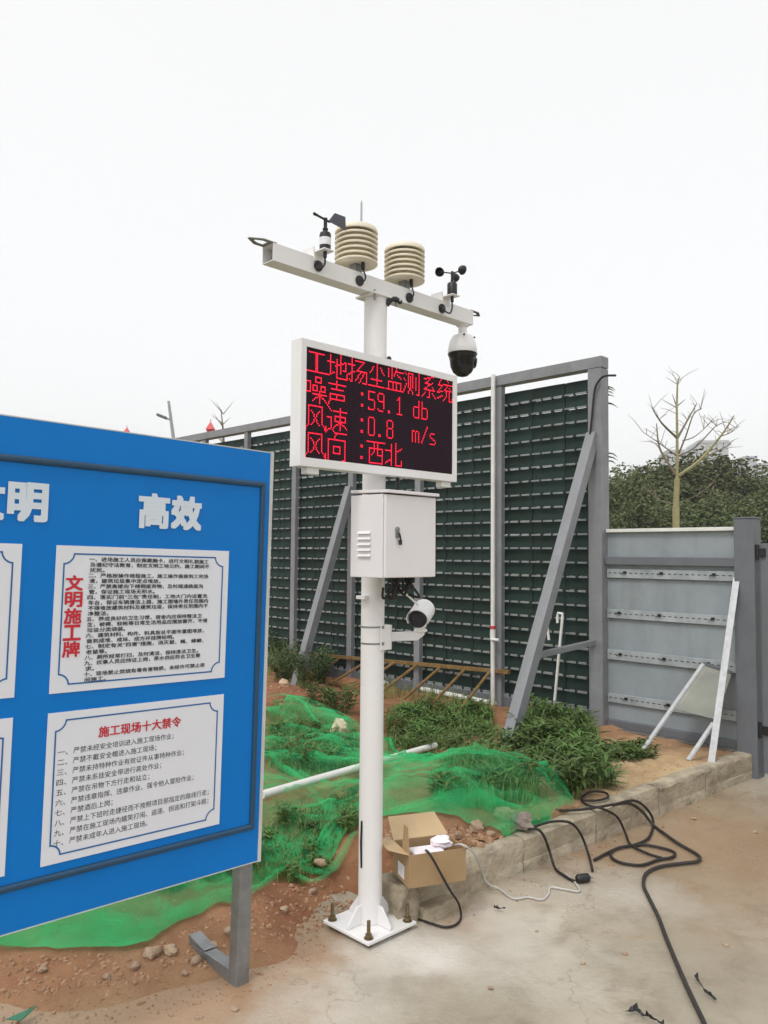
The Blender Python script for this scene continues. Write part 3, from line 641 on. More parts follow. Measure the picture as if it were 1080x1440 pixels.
# radiation shields
def shield(x, label):
    t = thing('sensor_shield', label, 'sensor', (PB + E1 * x + Vector((0, 0, h1 - PB.z))), ANG, 'louvred sensor shields on the crossbeam')
    for q in range(7):
        z = .05 + q * .0255; r = .106
        if q < 6: prof = [(.072, z + .009), (.1, z), (r, z), (r + .001, z + .005), (.09, z + .017), (.075, z + .02)]
        else: prof = [(.072, z + .009), (.1, z), (r, z), (r + .001, z + .008), (.1, z + .024), (.08, z + .031), (.03, z + .034)]
        MB().lathe(prof, n=40).build('louvre_plate', cream, t, smooth=True)
    MB().lathe([(.07, .056), (.07, .2)], n=28).build('core', cream, t, smooth=True)
    MB().lathe([(.093, .049), (.093, .056)], n=32).build('bottom_disc', cream, t, smooth=True)
    MB().box(-.022, .022, -.022, .022, 0, .049).build('stem', galv, t, bevel=.002)
    mb = MB(); mb.tube([(.0, -.05, .05), (.0, -.052, .012)], .009, 8); mb.tube(spline([(0, -.052, .012), (.012, -.056, -.02), (.0, -.06, -.045), (-.012, -.05, -.045)]), .004, 6); mb.build('sensor_cable', black, t, smooth=True)
    return t
shield(-.135, 'left cream louvred sensor shield, beside the wind vane'); shield(.205, 'right cream louvred sensor shield, nearer the cup anemometer')

def mount_bracket(x, t):
    mb = MB(); mb.box(-.03, .03, -.04, .042, -.0, .005); mb.box(-.03, -.025, -.04, .042, .005, .05); mb.box(-.03, .03, -.115, -.04, .018, .023)
    mb.box(-.03, .03, -.0445, -.0405, -.02, .023); return mb.build('bracket', white, t)
# wind vane
wv_ = thing('wind_vane', 'dark grey wind vane with white banded body on the crossbeam', 'wind vane', PB + E1 * -.405 + Vector((0, 0, h1)), ANG)
mount_bracket(0, wv_)
yv = -.085
MB().lathe([(.02, .023), (.026, .03), (.027, .095), (.024, .105), (.012, .112), (.01, .12)], (0, yv, 0), 24).build('body', black, wv_, smooth=True)
MB().lathe([(.0275, .045), (.0275, .08)], (0, yv, 0), 24).build('white_band', sticker, wv_, smooth=True)
MB().lathe([(.0095, .118), (.013, .12), (.013, .126), (.0085, .128), (.0085, .17), (.01, .175)], (0, yv, 0), 16).build('spindle', black, wv_, smooth=True)
vd = Vector((.98, .18, 0)).normalized()              # which way the tail points
mb = MB(); c0 = Vector((0, yv, .168)); mb.tube([c0 - vd * .085, c0 - vd * .08, c0 - vd * .05, c0 + vd * .03], [.004, .0075, .0055, .0055], 10); mb.build('arm', black, wv_, smooth=True)
mb = MB(); n_ = vd.cross(Vector((0, 0, 1))).normalized() * .004
mb.prism([c0 + vd * .02, c0 + vd * .148, c0 + vd * .143 + Vector((0, 0, .064)), c0 + vd * .064 + Vector((0, 0, .054))], n_); mb.build('tail_fin', blade, wv_)
mb = MB(); mb.tube([(.0, yv, .018), (0, yv, -.01)], .009, 8); mb.tube(spline([(0, yv, -.01), (.0, yv, -.035), (-.015, yv, -.06), (-.03, yv + .02, -.058), (-.012, -.054, -.04)]), .0045, 6); mb.build('sensor_cable', black, wv_, smooth=True)
# anemometer
an = thing('cup_anemometer', 'small black three-cup anemometer near right end of the crossbeam', 'anemometer', PB + E1 * .487 + Vector((0, 0, h1)), ANG)
mount_bracket(0, an)
MB().lathe([(.021, .023), (.027, .03), (.027, .085), (.022, .092), (.012, .095)], (0, yv, 0), 24).build('body', black, an, smooth=True)
MB().lathe([(.009, .093), (.0075, .12), (.009, .15), (.006, .156)], (0, yv, 0), 16).build('spindle', black, an, smooth=True)
for q in range(3):
    th = math.radians(152 + 120 * q); d = Vector((math.cos(th), math.sin(th), 0)); tn = Vector((-d.y, d.x, 0)); c = Vector((0, yv, .145)) + d * .072
    mb = MB(); mb.tube([Vector((0, yv, .145)), c], .0035, 6); cu_ = mb.build('cup_arm', black, an)
    R = Matrix((d, Vector((0, 0, 1)), tn)).transposed().to_4x4(); mb = MB()
    mb.lathe([(.002, -.03), (.012, -.026), (.022, -.014), (.026, 0), (.0245, 0), (.02, -.013), (.01, -.022), (.001, -.026)], n=18, M=Matrix.Translation(c) @ R); mb.build('cup', black, cu_, smooth=True)
mb = MB(); mb.tube([(0, yv, .018), (0, yv, -.012)], .009, 8); mb.tube(spline([(0, yv, -.012), (.0, yv, -.045), (-.02, yv, -.078), (-.045, yv + .02, -.062), (-.045, -.054, -.045)]), .0045, 6); mb.build('sensor_cable', black, an, smooth=True)
# lightning rod
MB_ = MB(); MB_.tube([(0, 0, 0), (0, 0, .41), (0, 0, .425)], [.005, .005, .001], 8)
rod = MB_.build('lightning_rod', lamp_grey, None, smooth=True); rod.location = PB + E1 * -.058 + E2 * .05 + Vector((0, 0, h1 - .01)); tag(rod, 'thin upright lightning rod behind the left cream sensor shield', 'lightning rod')
mb = MB(); mb.bar((-.0, -.02, 0.012), (0, .012, .012), .03, .004); o = mb.build('foot', galv, rod)
# dome camera
dc = thing('dome_camera', 'white and black dome camera hanging from right end of the crossbeam', 'camera', PB + E1 * .675 + Vector((0, 0, h0)), ANG)
MB().lathe([(.03, -.06), (.024, -.045), (.024, -.012), (.034, -.01), (.034, 0)], n=24).build('neck', white, dc, smooth=True)
MB().lathe([(.078, -.168), (.082, -.16), (.08, -.13), (.072, -.095), (.056, -.066), (.03, -.055)], n=40).build('housing', white, dc, smooth=True)
MB().lathe([(.004, -.297), (.03, -.29), (.053, -.27), (.068, -.238), (.073, -.2), (.078, -.18), (.083, -.172), (.083, -.165)], n=40).build('dome', smoke, dc, smooth=True)
for sx in (-1, 1):
    MB().lathe([(.005, 0), (.005, .008)], n=8, M=Matrix.Translation((.045 * sx, -.045, -.072)) @ Matrix.Rotation(math.pi / 2, 4, 'X')).build('screw', black, dc)
Ml = Matrix.Translation((.055, -.046, -.215)) @ Matrix.Rotation(math.radians(50), 4, 'Z') @ Matrix.Rotation(math.radians(98), 4, 'X')
MB().lathe([(.03, -.004), (.03, .004), (.022, .008), (.008, .009)], n=20, M=Ml).build('lens', darkglass, dc, smooth=True)
# bullet camera
bc = thing('bullet_camera', 'white bullet camera on side arm clamped to the mast below the box', 'camera', (PB.x, PB.y, 0), ANG)
mb = MB(); mb.box(-.005, .07, -.066, -.058, 1.335, 1.455); mb.box(.062, .07, -.066, .0, 1.335, 1.455); mb.build('mast_plate', white, bc, bevel=.002)
MB().prism([(.066, -.03, 1.372), (.29, -.03, 1.36), (.345, -.03, 1.385), (.345, -.03, 1.402), (.066, -.03, 1.412)], (0, .05, 0)).build('arm', white, bc, bevel=.003)
for z in (1.363, 1.443):
    mb = MB(); mb.lathe([(.0592, 0), (.0592, .008)], (0, 0, z), 32); mb.box(.0, .012, -.07, -.064, z - .003, z + .011); mb.build('hose_clamp', galv, bc)
ctr = Vector((.315, -.03, 1.493)); bd = Vector((-.84, -.52, -.22)).normalized(); bu = Vector((0, 0, 1)); bs_ = bd.cross(bu).normalized(); bu = bs_.cross(bd).normalized()
BM = Matrix.Translation(ctr) @ Matrix((bs_, bu, bd)).transposed().to_4x4()
MB().lathe([(.038, -.1), (.048, -.09), (.05, -.05), (.05, .075), (.047, .08)], n=28, M=BM).build('barrel', white, bc, smooth=True)
MB().lathe([(.0465, .0795), (.046, .085), (.035, .088)], n=28, M=BM).build('lens_face', darkglass, bc, smooth=True)
mb = MB(); vs, fs, n = [], [], 20
for i in range(n + 1):
    th = math.radians(-25 + 230 * i / n)
    for r, z in ((.053, -.09), (.053, .096 + .016 * math.sin(th)), (.057, .096 + .016 * math.sin(th)), (.057, -.09)): vs.append(BM @ Vector((r * math.cos(th), r * math.sin(th), z)))
for i in range(n):
    for q in range(4): fs.append((i * 4 + q, i * 4 + (q + 1) % 4, i * 4 + 4 + (q + 1) % 4, i * 4 + 4 + q))
fs += [(0, 1, 2, 3), (n * 4 + 3, n * 4 + 2, n * 4 + 1, n * 4)]; mb.add(vs, fs); mb.build('sun_hood', white, bc, smooth=True)
mb = MB(); mb.lathe([(.034, 0), (.034, .012), (.02, .018), (.018, .05)], (.325, -.02, 1.403), 18); mb.bar((.325, -.02, 1.43), (.335, -.024, 1.47), .03, .05); mb.build('swivel_mount', white, bc, bevel=.003)
mb = MB(); mb.tube(spline([(.04, -.14, 1.64), (.14, -.1, 1.6), (.26, -.045, 1.555), (.335, -.02, 1.52)]), .005, 6); mb.build('camera_cord', pvc, bc, smooth=True)

# ------------------------------------------------------------------ blue notice board
LG = P(350, 1392); TILT = .02
nb = thing('notice_board', 'large blue construction notice board with white posters on steel legs', 'notice board', (LG.x, LG.y, 0), 0)
nb.rotation_mode = 'QUATERNION'
nb.rotation_quaternion = Matrix.Rotation(ANG, 3, 'Z').to_quaternion() @ Matrix.Rotation(TILT, 3, 'Y').to_quaternion()
BX0, BX1, BZ0, BZ1 = -1.93, .033, .515, 2.236
MB().box(BX0, BX1, .0, .045, BZ0, BZ1).build('panel', blue, nb)
for x in (BX0 - .004, BX1 - .012):
    MB().box(x, x + .016, -.003, .047, BZ0 - .006, BZ1 + .006).build('edge_strip', edgewhite, nb)
for z in (BZ0 - .005, BZ1): MB().box(BX0 + .013, BX1 - .013, -.0005, .046, z + .0003, z + .0047).build('edge_strip', edgewhite, nb)
def frame_tube(mb, x0, x1, z0, z1, w, d):               # raised moulding: four mitred bars with a rounded section
    prof = [(-w / 2, 0), (-w * .42, -d * .6), (-w * .15, -d), (w * .15, -d), (w * .42, -d * .6), (w / 2, 0)]
    cs = [((x0, z0), (1, 1)), ((x1, z0), (-1, 1)), ((x1, z1), (-1, -1)), ((x0, z1), (1, -1))]; n = len(prof); vs, fs = [], []
    for (x, z), (sx, sz) in cs:
        for u, y in prof: vs.append((x + u * sx, y - .0004, z + u * sz))
    for c in range(4):
        for q in range(n - 1): fs.append((c * n + q, ((c + 1) % 4) * n + q, ((c + 1) % 4) * n + q + 1, c * n + q + 1))
    return mb.add(vs, fs)
frame_tube(MB(), BX0 + .048, -.015, .662, 2.095, .026, .012).build('moulding', groove_m, nb)
def strip_frame(x0, x1, z0, z1, r, w, y):
    pts = []
    for cx, cz, a0 in ((x0, z0, 90), (x0, z1, 0), (x1, z1, 270), (x1, z0, 180)):
        for i in range(9):
            a = math.radians(a0 - 90 * i / 8) if True else 0
            pts.append((cx, cz, a))
    out = []
    for rr, off in ((r + w / 2, w / 2), (r - w / 2, -w / 2)):
        ring = []
        for cx, cz, a in pts:
            sx, sz = (1 if cx == x0 else -1), (1 if cz == z0 else -1)
            ring.append((cx + (off * sx) + rr * math.cos(a) - off * sx, y, cz + rr * math.sin(a)))
        out.append(ring)
    return out
def poster(x0, x1, z0, z1, items, label):
    p = MB().box(x0, x1, -.0035, -.0005, z0, z1).build('poster', paper, nb); p['label'] = label
    ins, r, w = .026, .036, .0055; X0, X1, Z0, Z1 = x0 + ins, x1 - ins, z0 + ins, z1 - ins
    def ring(e):                                         # border line with bitten-in corners
        q = []
        for cx, cz, a0 in ((X0, Z0, 90), (X1, Z0, 180), (X1, Z1, 270), (X0, Z1, 0)):
            sx, sz = (1 if cx == X0 else -1), (1 if cz == Z0 else -1); rr = r + e
            for i in range(9):
                a = math.radians(a0 - 90 * i / 8); ax, az = cx + rr * math.cos(a), cz + rr * math.sin(a)
                if i == 0: pass
                q.append([ax, az, sx, sz, i])
        res = []
        for ax, az, sx, sz, i in q:
            if abs(ax - (X0 if sx > 0 else X1)) < 1e-6: ax += e * sx
            if abs(az - (Z0 if sz > 0 else Z1)) < 1e-6: az += e * sz
            res.append((ax, -.0045, az))
        return res
    a, b = ring(0), ring(w); n = len(a); mb = MB(); mb.add(a + b, [(i, (i + 1) % n, n + (i + 1) % n, n + i) for i in range(n)]); mb.build('border_line', inkblue, p)
    for nm, mt, lines in items:
        mb = MB()
        for l in lines: mb.add(*l)
        mb.build(nm, mt, p)
lines1 = ['一、进场施工人员应佩戴胸卡，进行文明礼貌施工', '及遵纪守法教育，制定文明工地公约，施工期间不', '扰民。', '二、严格按操作规程施工，施工操作面做到工完场', '清，建筑垃圾集中定点堆放。', '三、严禁高楼向下倾倒废弃物，及时疏通路面沟', '管，保证施工现场无积水。',
          '四、落实门前“三包”责任制，工地大门内设置洗', '车台，保证车辆清洁上路，施工围墙外责任范围内', '不得堆放建筑材料及建筑垃圾，保持责任范围内干', '净整洁。', '五、养成良好的卫生习惯，宿舍内应保持整洁卫', '生，被褥、蚊帐等日常生活用品应摆放整齐，不得', '垃圾分类袋装。', '六、建筑材料、构件、料具按总平面布置图堆放，', '做到成堆、成垛、成方并挂牌标明。',
          '七、制定有关“四害”措施，消灭鼠、蝇、蟑螂、', '老鼠等。', '八、厕所经常打扫，及时清洁，保持清洁卫生。', '九、炊事人员应持证上岗，茶水供应符合卫生要', '求。', '十、现场禁止焚烧有毒有害物质，未经许可禁止夜', '间施工。']
L1 = []; top, pit = 1.768, .0196
for i, s in enumerate(lines1):
    x0 = -.766 + (.0 if s[1:2] == '、' else .004); L1.append(text_mesh(s, x0, x0 + .0226 * (len(s) - (.55 if s[-1] in '，。、' else .1)), top - (i + 1) * pit + .003, top - i * pit + .0005, -.0045, .01, True))
red1 = []
for i, ch in enumerate('文明施工牌'): red1.append(text_mesh(ch, -.846, -.786, 1.7 - .0585 * i - .052, 1.7 - .0585 * i, -.0045, .03))
poster(-.885, -.175, 1.29, 1.806, [('red_heading', inkred, red1), ('black_lettering', ink, L1)], 'upper white poster with red vertical heading and dense black text')
lines2 = ['严禁未经安全培训进入施工现场作业；', '严禁不戴安全帽进入施工现场；', '严禁未持特种作业有效证件从事特种作业；', '严禁未系挂安全带进行高处作业；', '严禁在吊物下方行走和站立；', '严禁违章指挥、违章作业、强令他人冒险作业；', '严禁酒后上岗；', '严禁上下班时走捷径而不按照项目部指定的路线行走；', '严禁在施工现场内嬉笑打闹、追逐、拐逃和打架斗殴；', '严禁未成年人进入施工现场。']
L2 = []
for i, s in enumerate(lines2):
    z = 1.084 - i * .0345
    L2.append(text_mesh('一二三四五六七八九十'[i] + '、', -.845, -.81, z - .011, z + .013, -.0045, 0, True))
    L2.append(text_mesh(s, -.79, -.79 + .0238 * (len(s) - .5), z - .011, z + .013, -.0045, 0, True))
t2 = [text_mesh('施工现场十大禁令', -.70, -.368, 1.118, 1.156, -.0045, .018)]
poster(-.885, -.175, .706, 1.223, [('red_heading', inkred, t2), ('black_lettering', ink, L2)], 'lower white poster with red heading and ten lines of black text')
for z0, z1 in ((1.29, 1.806), (.706, 1.223)): poster(-1.712, -1.002, z0, z1, [], 'white poster at the left edge, its text out of view')
for ch, x0, x1 in (('高', -.578, -.459), ('效', -.441, -.316), ('文', -1.19, -1.072), ('明', -1.052, -.928)):
    mb = MB(); mb.add(*text_mesh(ch, x0, x1, 1.888, 2.012, -.003, .045)); mb.build('title_character', letter, nb)
for x in (.0, -1.85):
    MB().box(x - .032, x + .032, .046, .105, -.01, 2.1).build('leg', galv, nb, bevel=.003)
    MB().box(x - .03, x + .03, .106, .43, .0, .055).build('foot_rail', galv, nb, bevel=.003)
    MB().prism([(x - .03, .30, .06), (x - .03, .43, .06), (x - .03, .43, .085)], (.06, 0, 0)).build('foot_plate', galv, nb)

# ------------------------------------------------------------------ netting
fr = [(-230, 1400), (-120, 1345), (0, 1337), (100, 1337), (190, 1336), (235, 1312), (290, 1285), (340, 1262), (400, 1225), (450, 1192), (500, 1168), (560, 1150), (640, 1152), (690, 1166), (735, 1172), (770, 1150), (806, 1134)]
bk = [(-230, 1015), (-120, 1008), (60, 1003), (200, 1000), (375, 1003), (410, 1010), (450, 1017), (500, 1022), (535, 1036), (560, 1068), (590, 1078), (625, 1066), (655, 1052), (690, 1052), (730, 1072), (765, 1100), (806, 1128)]
def resample(pts, n):
    d = [0]
    for i in range(1, len(pts)): d.append(d[-1] + (pts[i] - pts[i - 1]).length)
    out = []
    for k in range(n):
        t = d[-1] * k / (n - 1); i = max(j for j in range(len(d)) if d[j] <= t + 1e-9); i = min(i, len(pts) - 2)
        f = (t - d[i]) / max(1e-6, d[i + 1] - d[i]); out.append(pts[i].lerp(pts[i + 1], f))
    return out
NC, NR = 170, 90
FP = [resample(spline([Ps(x, y) for x, y in fr], 6), NC), resample(spline([Ps(x, y) for x, y in bk], 6), NC)]
def net_z(p, u, v):
    a, b = AB(p); e = min(1, v / .08, (1 - v) / .08, u / .03, (1 - u) / .06)
    lift = .03 + .04 * nz(a, b, 2.1, 31) + .02 * nz(a, b, 5, 33)
    lift += .21 * gauss(a, b, netmound, .34) + .1 * gauss(a, b, leftm, .35) + .1 * gauss(a, b, AB(P(440, 1060, .3)), .45)
    w = a * .8 + b * .6; rid = 1 - abs(nz(w * 1.0, (b * .8 - a * .6) * .28, 2.6, 41)) * 2.2
    lift += .035 * max(0, rid) ** 3
    rid2 = 1 - abs(nz((b - a * .3) * .35, a * 1.2 + b * .5, 3.1, 47)) * 2.4
    lift += .03 * max(0, rid2) ** 3
    return soil_h(a, b) + .012 + max(.0, lift) * (.12 + .88 * max(0, e))
nvs, nfs = [], []
for j in range(NR + 1):
    v = j / NR
    for i in range(NC):
        u = i / (NC - 1); p = FP[0][i].lerp(FP[1][i], v); p = p + Vector((.02 * nz(u * 40, v * 3, 1, 2), .02 * nz(u * 40, v * 3, 1, 8), 0)); nvs.append((p.x, p.y, net_z(p, u, v)))
for j in range(NR):
    for i in range(NC - 1): nfs.append((j * NC + i, j * NC + i + 1, (j + 1) * NC + i + 1, (j + 1) * NC + i))
def net_material():
    m = bpy.data.materials.new('green_netting'); m.use_nodes = True; nt = m.node_tree; nt.nodes.clear(); ln = nt.links.new
    o = nd(nt, 'ShaderNodeOutputMaterial'); tr = nd(nt, 'ShaderNodeBsdfTransparent'); di = nd(nt, 'ShaderNodeBsdfDiffuse'); tl = nd(nt, 'ShaderNodeBsdfTranslucent'); ad = nd(nt, 'ShaderNodeMixShader'); mx = nd(nt, 'ShaderNodeMixShader')
    tc = nd(nt, 'ShaderNodeTexCoord')
    n1 = nd(nt, 'ShaderNodeTexNoise'); n1.inputs['Scale'].default_value = 1.6; n1.inputs['Detail'].default_value = 5
    mp = nd(nt, 'ShaderNodeMapping'); mp.inputs['Rotation'].default_value = (0, 0, -.55); mp.inputs['Scale'].default_value = (1, 4.2, 1)
    ln(tc.outputs['Object'], mp.inputs['Vector']); ln(mp.outputs[0], n1.inputs['Vector'])
    r = nd(nt, 'ShaderNodeMapRange'); r.inputs[1].default_value = .35; r.inputs[2].default_value = .72; r.inputs[3].default_value = .16; r.inputs[4].default_value = .48; ln(n1.outputs[0], r.inputs[0])
    n2 = nd(nt, 'ShaderNodeTexNoise'); n2.inputs['Scale'].default_value = .9; ln(tc.outputs['Object'], n2.inputs['Vector'])
    c = nd(nt, 'ShaderNodeMix', data_type='RGBA'); c.inputs[6].default_value = (.055, .56, .20, 1); c.inputs[7].default_value = (.08, .68, .245, 1); ln(n2.outputs[0], c.inputs[0])
    ln(c.outputs[2], di.inputs[0]); ln(c.outputs[2], tl.inputs[0]); ad.inputs[0].default_value = .35; ln(di.outputs[0], ad.inputs[1]); ln(tl.outputs[0], ad.inputs[2])
    la = nd(nt, 'ShaderNodeAttribute', attribute_name='layers'); mu = nd(nt, 'ShaderNodeMath', operation='MULTIPLY'); ln(r.outputs[0], mu.inputs[0]); ln(la.outputs['Fac'], mu.inputs[1])
    ex = nd(nt, 'ShaderNodeMath', operation='MULTIPLY'); ex.inputs[1].default_value = -1.0; ln(mu.outputs[0], ex.inputs[0]); e2_ = nd(nt, 'ShaderNodeMath', operation='EXPONENT'); ln(ex.outputs[0], e2_.inputs[0])
    iv = nd(nt, 'ShaderNodeMath', operation='SUBTRACT'); iv.inputs[0].default_value = 1.0; ln(e2_.outputs[0], iv.inputs[1])
    ln(iv.outputs[0], mx.inputs[0]); ln(tr.outputs[0], mx.inputs[1]); ln(ad.outputs[0], mx.inputs[2]); ln(mx.outputs[0], o.inputs[0]); return m
mb = MB(); mb.add(nvs, nfs); net = mb.build('dust_net', net_material(), None, smooth=True)
na = net.data.attributes.new('layers', 'FLOAT', 'POINT')             # how many plies of net lie bunched on each other
vals = []
for j in range(NR + 1):
    for i in range(NC):
        u, v = i / (NC - 1), j / NR; p = FP[0][i].lerp(FP[1][i], v); a, b = AB(p)
        w = a * .8 + b * .6; r1 = max(0, 1 - abs(nz(w, (b * .8 - a * .6) * .28, 2.6, 41)) * 5); r2 = max(0, 1 - abs(nz((b - a * .3) * .35, a * 1.2 + b * .5, 3.1, 47)) * 6)
        r3 = max(0, 1 - abs(nz(b * .5 + a * .9, b - a, 1.3, 51)) * 9)
        hem = max(0, 1 - min(v, 1 - v) / .05) * .9 + max(0, 1 - v / .16) * .4
        vals.append(.75 + 1.5 * r1 ** 3 + 1.3 * r2 ** 3 + 1.6 * r3 ** 2 + 1.2 * hem + .9 * gauss(a, b, leftm, .45) + .5 * nz(a, b, 1.5, 61))
na.data.foreach_set('value', vals)
tag(net, 'bright green see-through dust netting draped over the weedy soil', 'netting')

from mathutils import kdtree
kd = kdtree.KDTree(len(nvs))
for i_, v_ in enumerate(nvs): kd.insert((v_[0], v_[1], 0), i_)
kd.balance()
def on_net(c):
    w_, z_ = 0, 0
    for co, i_, d_ in kd.find_n((c.x, c.y, 0), 4): k_ = 1 / (d_ + .004); w_ += k_; z_ += k_ * nvs[i_][2]
    return z_ / w_
def pleat(pts, w, dens, lift=.012):                     # net folded over on itself: a raised, denser ribbon
    q = spline([Ps(x, y) for x, y in pts], 10); n = len(q); vs, fs, den = [], [], []
    for i, p in enumerate(q):
        d = (q[min(i + 1, n - 1)] - q[max(i - 1, 0)]); d.z = 0; d.normalize(); sd_ = Vector((-d.y, d.x, 0)); e = min(1, i / 6, (n - 1 - i) / 6)
        ww = w * (.6 + .5 * abs(nz(i * .13, len(pts), 1, 5))) * (.35 + .65 * e)
        for k in (-1, -.6, 0, .6, 1):
            c = p + sd_ * (ww * k) + Vector((.004 * nz(i * .5, k, 1, 3), 0, 0)); vs.append((c.x, c.y, on_net(c) + .006 + lift * (1 - k * k) * e)); den.append(dens * (1.1 - .75 * abs(k)) * (.3 + .7 * e))
    for i in range(n - 1):
        for k in range(4): fs.append((i * 5 + k, i * 5 + k + 1, i * 5 + 6 + k, i * 5 + 5 + k))
    mb = MB(); mb.add(vs, fs); o = mb.build('pleat', net.data.materials[0], net, smooth=True); at_ = o.data.attributes.new('layers', 'FLOAT', 'POINT'); at_.data.foreach_set('value', den)
for pts, w, dn in (([(371, 1210), (427, 1188), (471, 1168), (505, 1160)], .022, 2.2), ([(360, 1240), (410, 1215), (460, 1192), (505, 1172)], .05, 2.4), ([(345, 1268), (400, 1232), (440, 1205), (470, 1190)], .03, 2.6),
                   ([(372, 1088), (405, 1108), (450, 1117), (505, 1121)], .035, 2.2), ([(372, 1006), (405, 1017), (440, 1030), (470, 1048)], .03, 2.4), ([(380, 1004), (440, 1018), (505, 1026)], .05, 2.4), ([(372, 1122), (450, 1126), (540, 1128), (605, 1128), (690, 1142)], .045, 1.8),
                   ([(648, 1056), (700, 1088), (740, 1112), (775, 1140)], .03, 2.2), ([(540, 1052), (556, 1072), (580, 1096), (606, 1122)], .03, 1.9), ([(545, 1150), (600, 1145), (660, 1150), (720, 1162)], .05, 2.4), ([(750, 1090), (775, 1112), (803, 1132)], .04, 2.6), ([(690, 1160), (740, 1158), (800, 1134)], .035, 2.6),
                   ([(-60, 1322), (20, 1318), (90, 1312), (150, 1318), (195, 1326)], .11, 2.6), ([(185, 1328), (235, 1300), (290, 1274), (345, 1252)], .055, 2.4), ([(230, 1262), (280, 1256), (340, 1244)], .02, 2.0), ([(376, 1165), (430, 1150), (500, 1140)], .018, 2.2), ([(376, 1060), (430, 1070), (500, 1072)], .02, 1.8), ([(560, 1100), (620, 1078), (690, 1062)], .025, 1.6)):
    pleat(pts, w, dn)

# ------------------------------------------------------------------ pipes, ladder, leaning metal
def pipe(name, pts, r, label, k=8, m=pvc, n=10, cat='pipe'):
    mb = MB(); mb.tube(spline(pts, k) if k > 1 else pts, r, n); o = mb.build(name, m, None, smooth=True); return tag(o, label, cat)
a, b = AB(V(701, 900, L(-.13, 2.6), E1))
pipe('standpipe', [L(-.13, 2.62, .2), L(-.13, 2.62, 3.74)], .024, 'tall white plastic pipe strapped upright to a fence post', 1)
vp = thing('pipe_valve', 'small white tap branching from the tall upright fence pipe', 'tap', L(-.13, 2.62, .92), ANG)
mb = MB(); mb.tube([(-.022, 0, 0), (-.03, -.1, 0)], .016, 8); mb.build('stub', pvc, vp, smooth=True); mb = MB(); mb.lathe([(.03, 0), (.03, .1)], n=12); mb.build('joint', pvc, vp, smooth=True); MB().lathe([(.0305, 0.11), (.0305, .14)], n=12).build('red_tape', redm, vp, smooth=True)
hp = [V(x, y, L(-.16, 1.8), E1) for x, y in ((779, 1004), (780, 985), (786, 920), (791, 868), (791, 863), (785, 862), (784, 868), (784, 876))]
pipe('bent_pipe', hp, .014, 'thin white bent pipe with hooked top beside the end brace', 1)
sp_ = [V(x, y, L(-.14, 1.9), E1) for x, y in ((768, 868), (772, 900))]; pipe('short_pipe', sp_, .014, 'short white pipe leaning behind the big brace, left of hooked pipe', 1)
pts = [(540, 962), (570, 968), (600, 974), (640, 982), (680, 990), (705, 994)]
pipe('ground_pipe', [Vector((p.x, p.y, soil_at(p) + .028)) for p in [Ps(x, y) for x, y in pts]], .03, 'white pipe lying along the foot of the green fence')
q = [Ps(x, y) for x, y in ((368, 1142), (430, 1122), (500, 1100), (560, 1078), (612, 1062))]
q0, q1 = q[0], q[-1]; q0.z, q1.z = on_net(q0) + .04, on_net(q1) + .045
pipe('drain_pipe', [q0.lerp(q1, t / 6) for t in range(7)], .026, 'pale pipe lying across the green netting behind the mast')
# ladder
lad = thing('rusty_ladder', 'rusty yellow steel ladder lying on its side against the fence', 'ladder')
ly = lambda x: 962 + (x - 473) * .279
uy = lambda x: 929 + (x - 536) * .09
def lo_(x): p = P(x, ly(x), .24); return Vector((p.x, p.y, max(.24, soil_at(p) + .02)))
def hi_(x): return V(x, uy(x), L(-.11, 3), E1)
mb = MB(); mb.bar(lo_(428), lo_(655), .045, .04); mb.build('rail', rust, lad, bevel=.003)
mb = MB(); mb.bar(hi_(408), hi_(716), .045, .04); mb.build('rail', rust, lad, bevel=.003)
for x0, x1 in ((445, 480), (480, 520), (515, 556), (548, 588), (580, 621), (612, 655), (643, 690)):
    t = (x0 - 428) / (655 - 428); mb = MB(); mb.tube([lo_(428).lerp(lo_(655), t), hi_(x1)], .016, 7); mb.build('rung', rust, lad, smooth=True)
# leaning bar and framed sheet by the hoarding
ft = Ps(1000, 1074); tp = V(1036, 812, L(-.06, .12), E1)
mb = MB(); mb.bar(ft, tp, .055, .006); mb.bar(ft + E1 * .02, tp + E1 * .02, .006, .04); o = mb.build('angle_bar', alum, None); tag(o, 'long bright metal angle bar leaning against the gate post', 'metal bar')
lf = thing('framed_sheet', 'grey metal sheet in a two-legged frame leaning on the hoarding', 'metal sheet')
f1, f2 = Ps(903, 1056), Ps(968, 1069); t1 = V(989, 934, L(-.07, .5), E1); t2_ = t1 + (f2 - f1) * .62 + Vector((0, 0, -.05)); k2 = f2.lerp(t1 + (f2 - f1), .40)
for f_, t_ in ((f1, t1), (f2, k2)):
    mb = MB(); mb.bar(f_, t_, .035, .02); mb.build('leg', alum, lf, bevel=.002)
nn = (t1 - f1).cross(f2 - f1).normalized() * .006
mb = MB(); mb.prism([t1, t2_, k2 + (t1 - f1) * .04, t1.lerp(f1, .52)], nn); mb.build('sheet', mat('dull_sheet', rgb(132, 134, 124), .5, .1, vary=.15, scale=4), lf)
mb = MB(); mb.bar(t1 + Vector((0, 0, .01)), t2_ + Vector((0, 0, .01)), .02, .02); mb.build('top_bar', steel_d, lf)

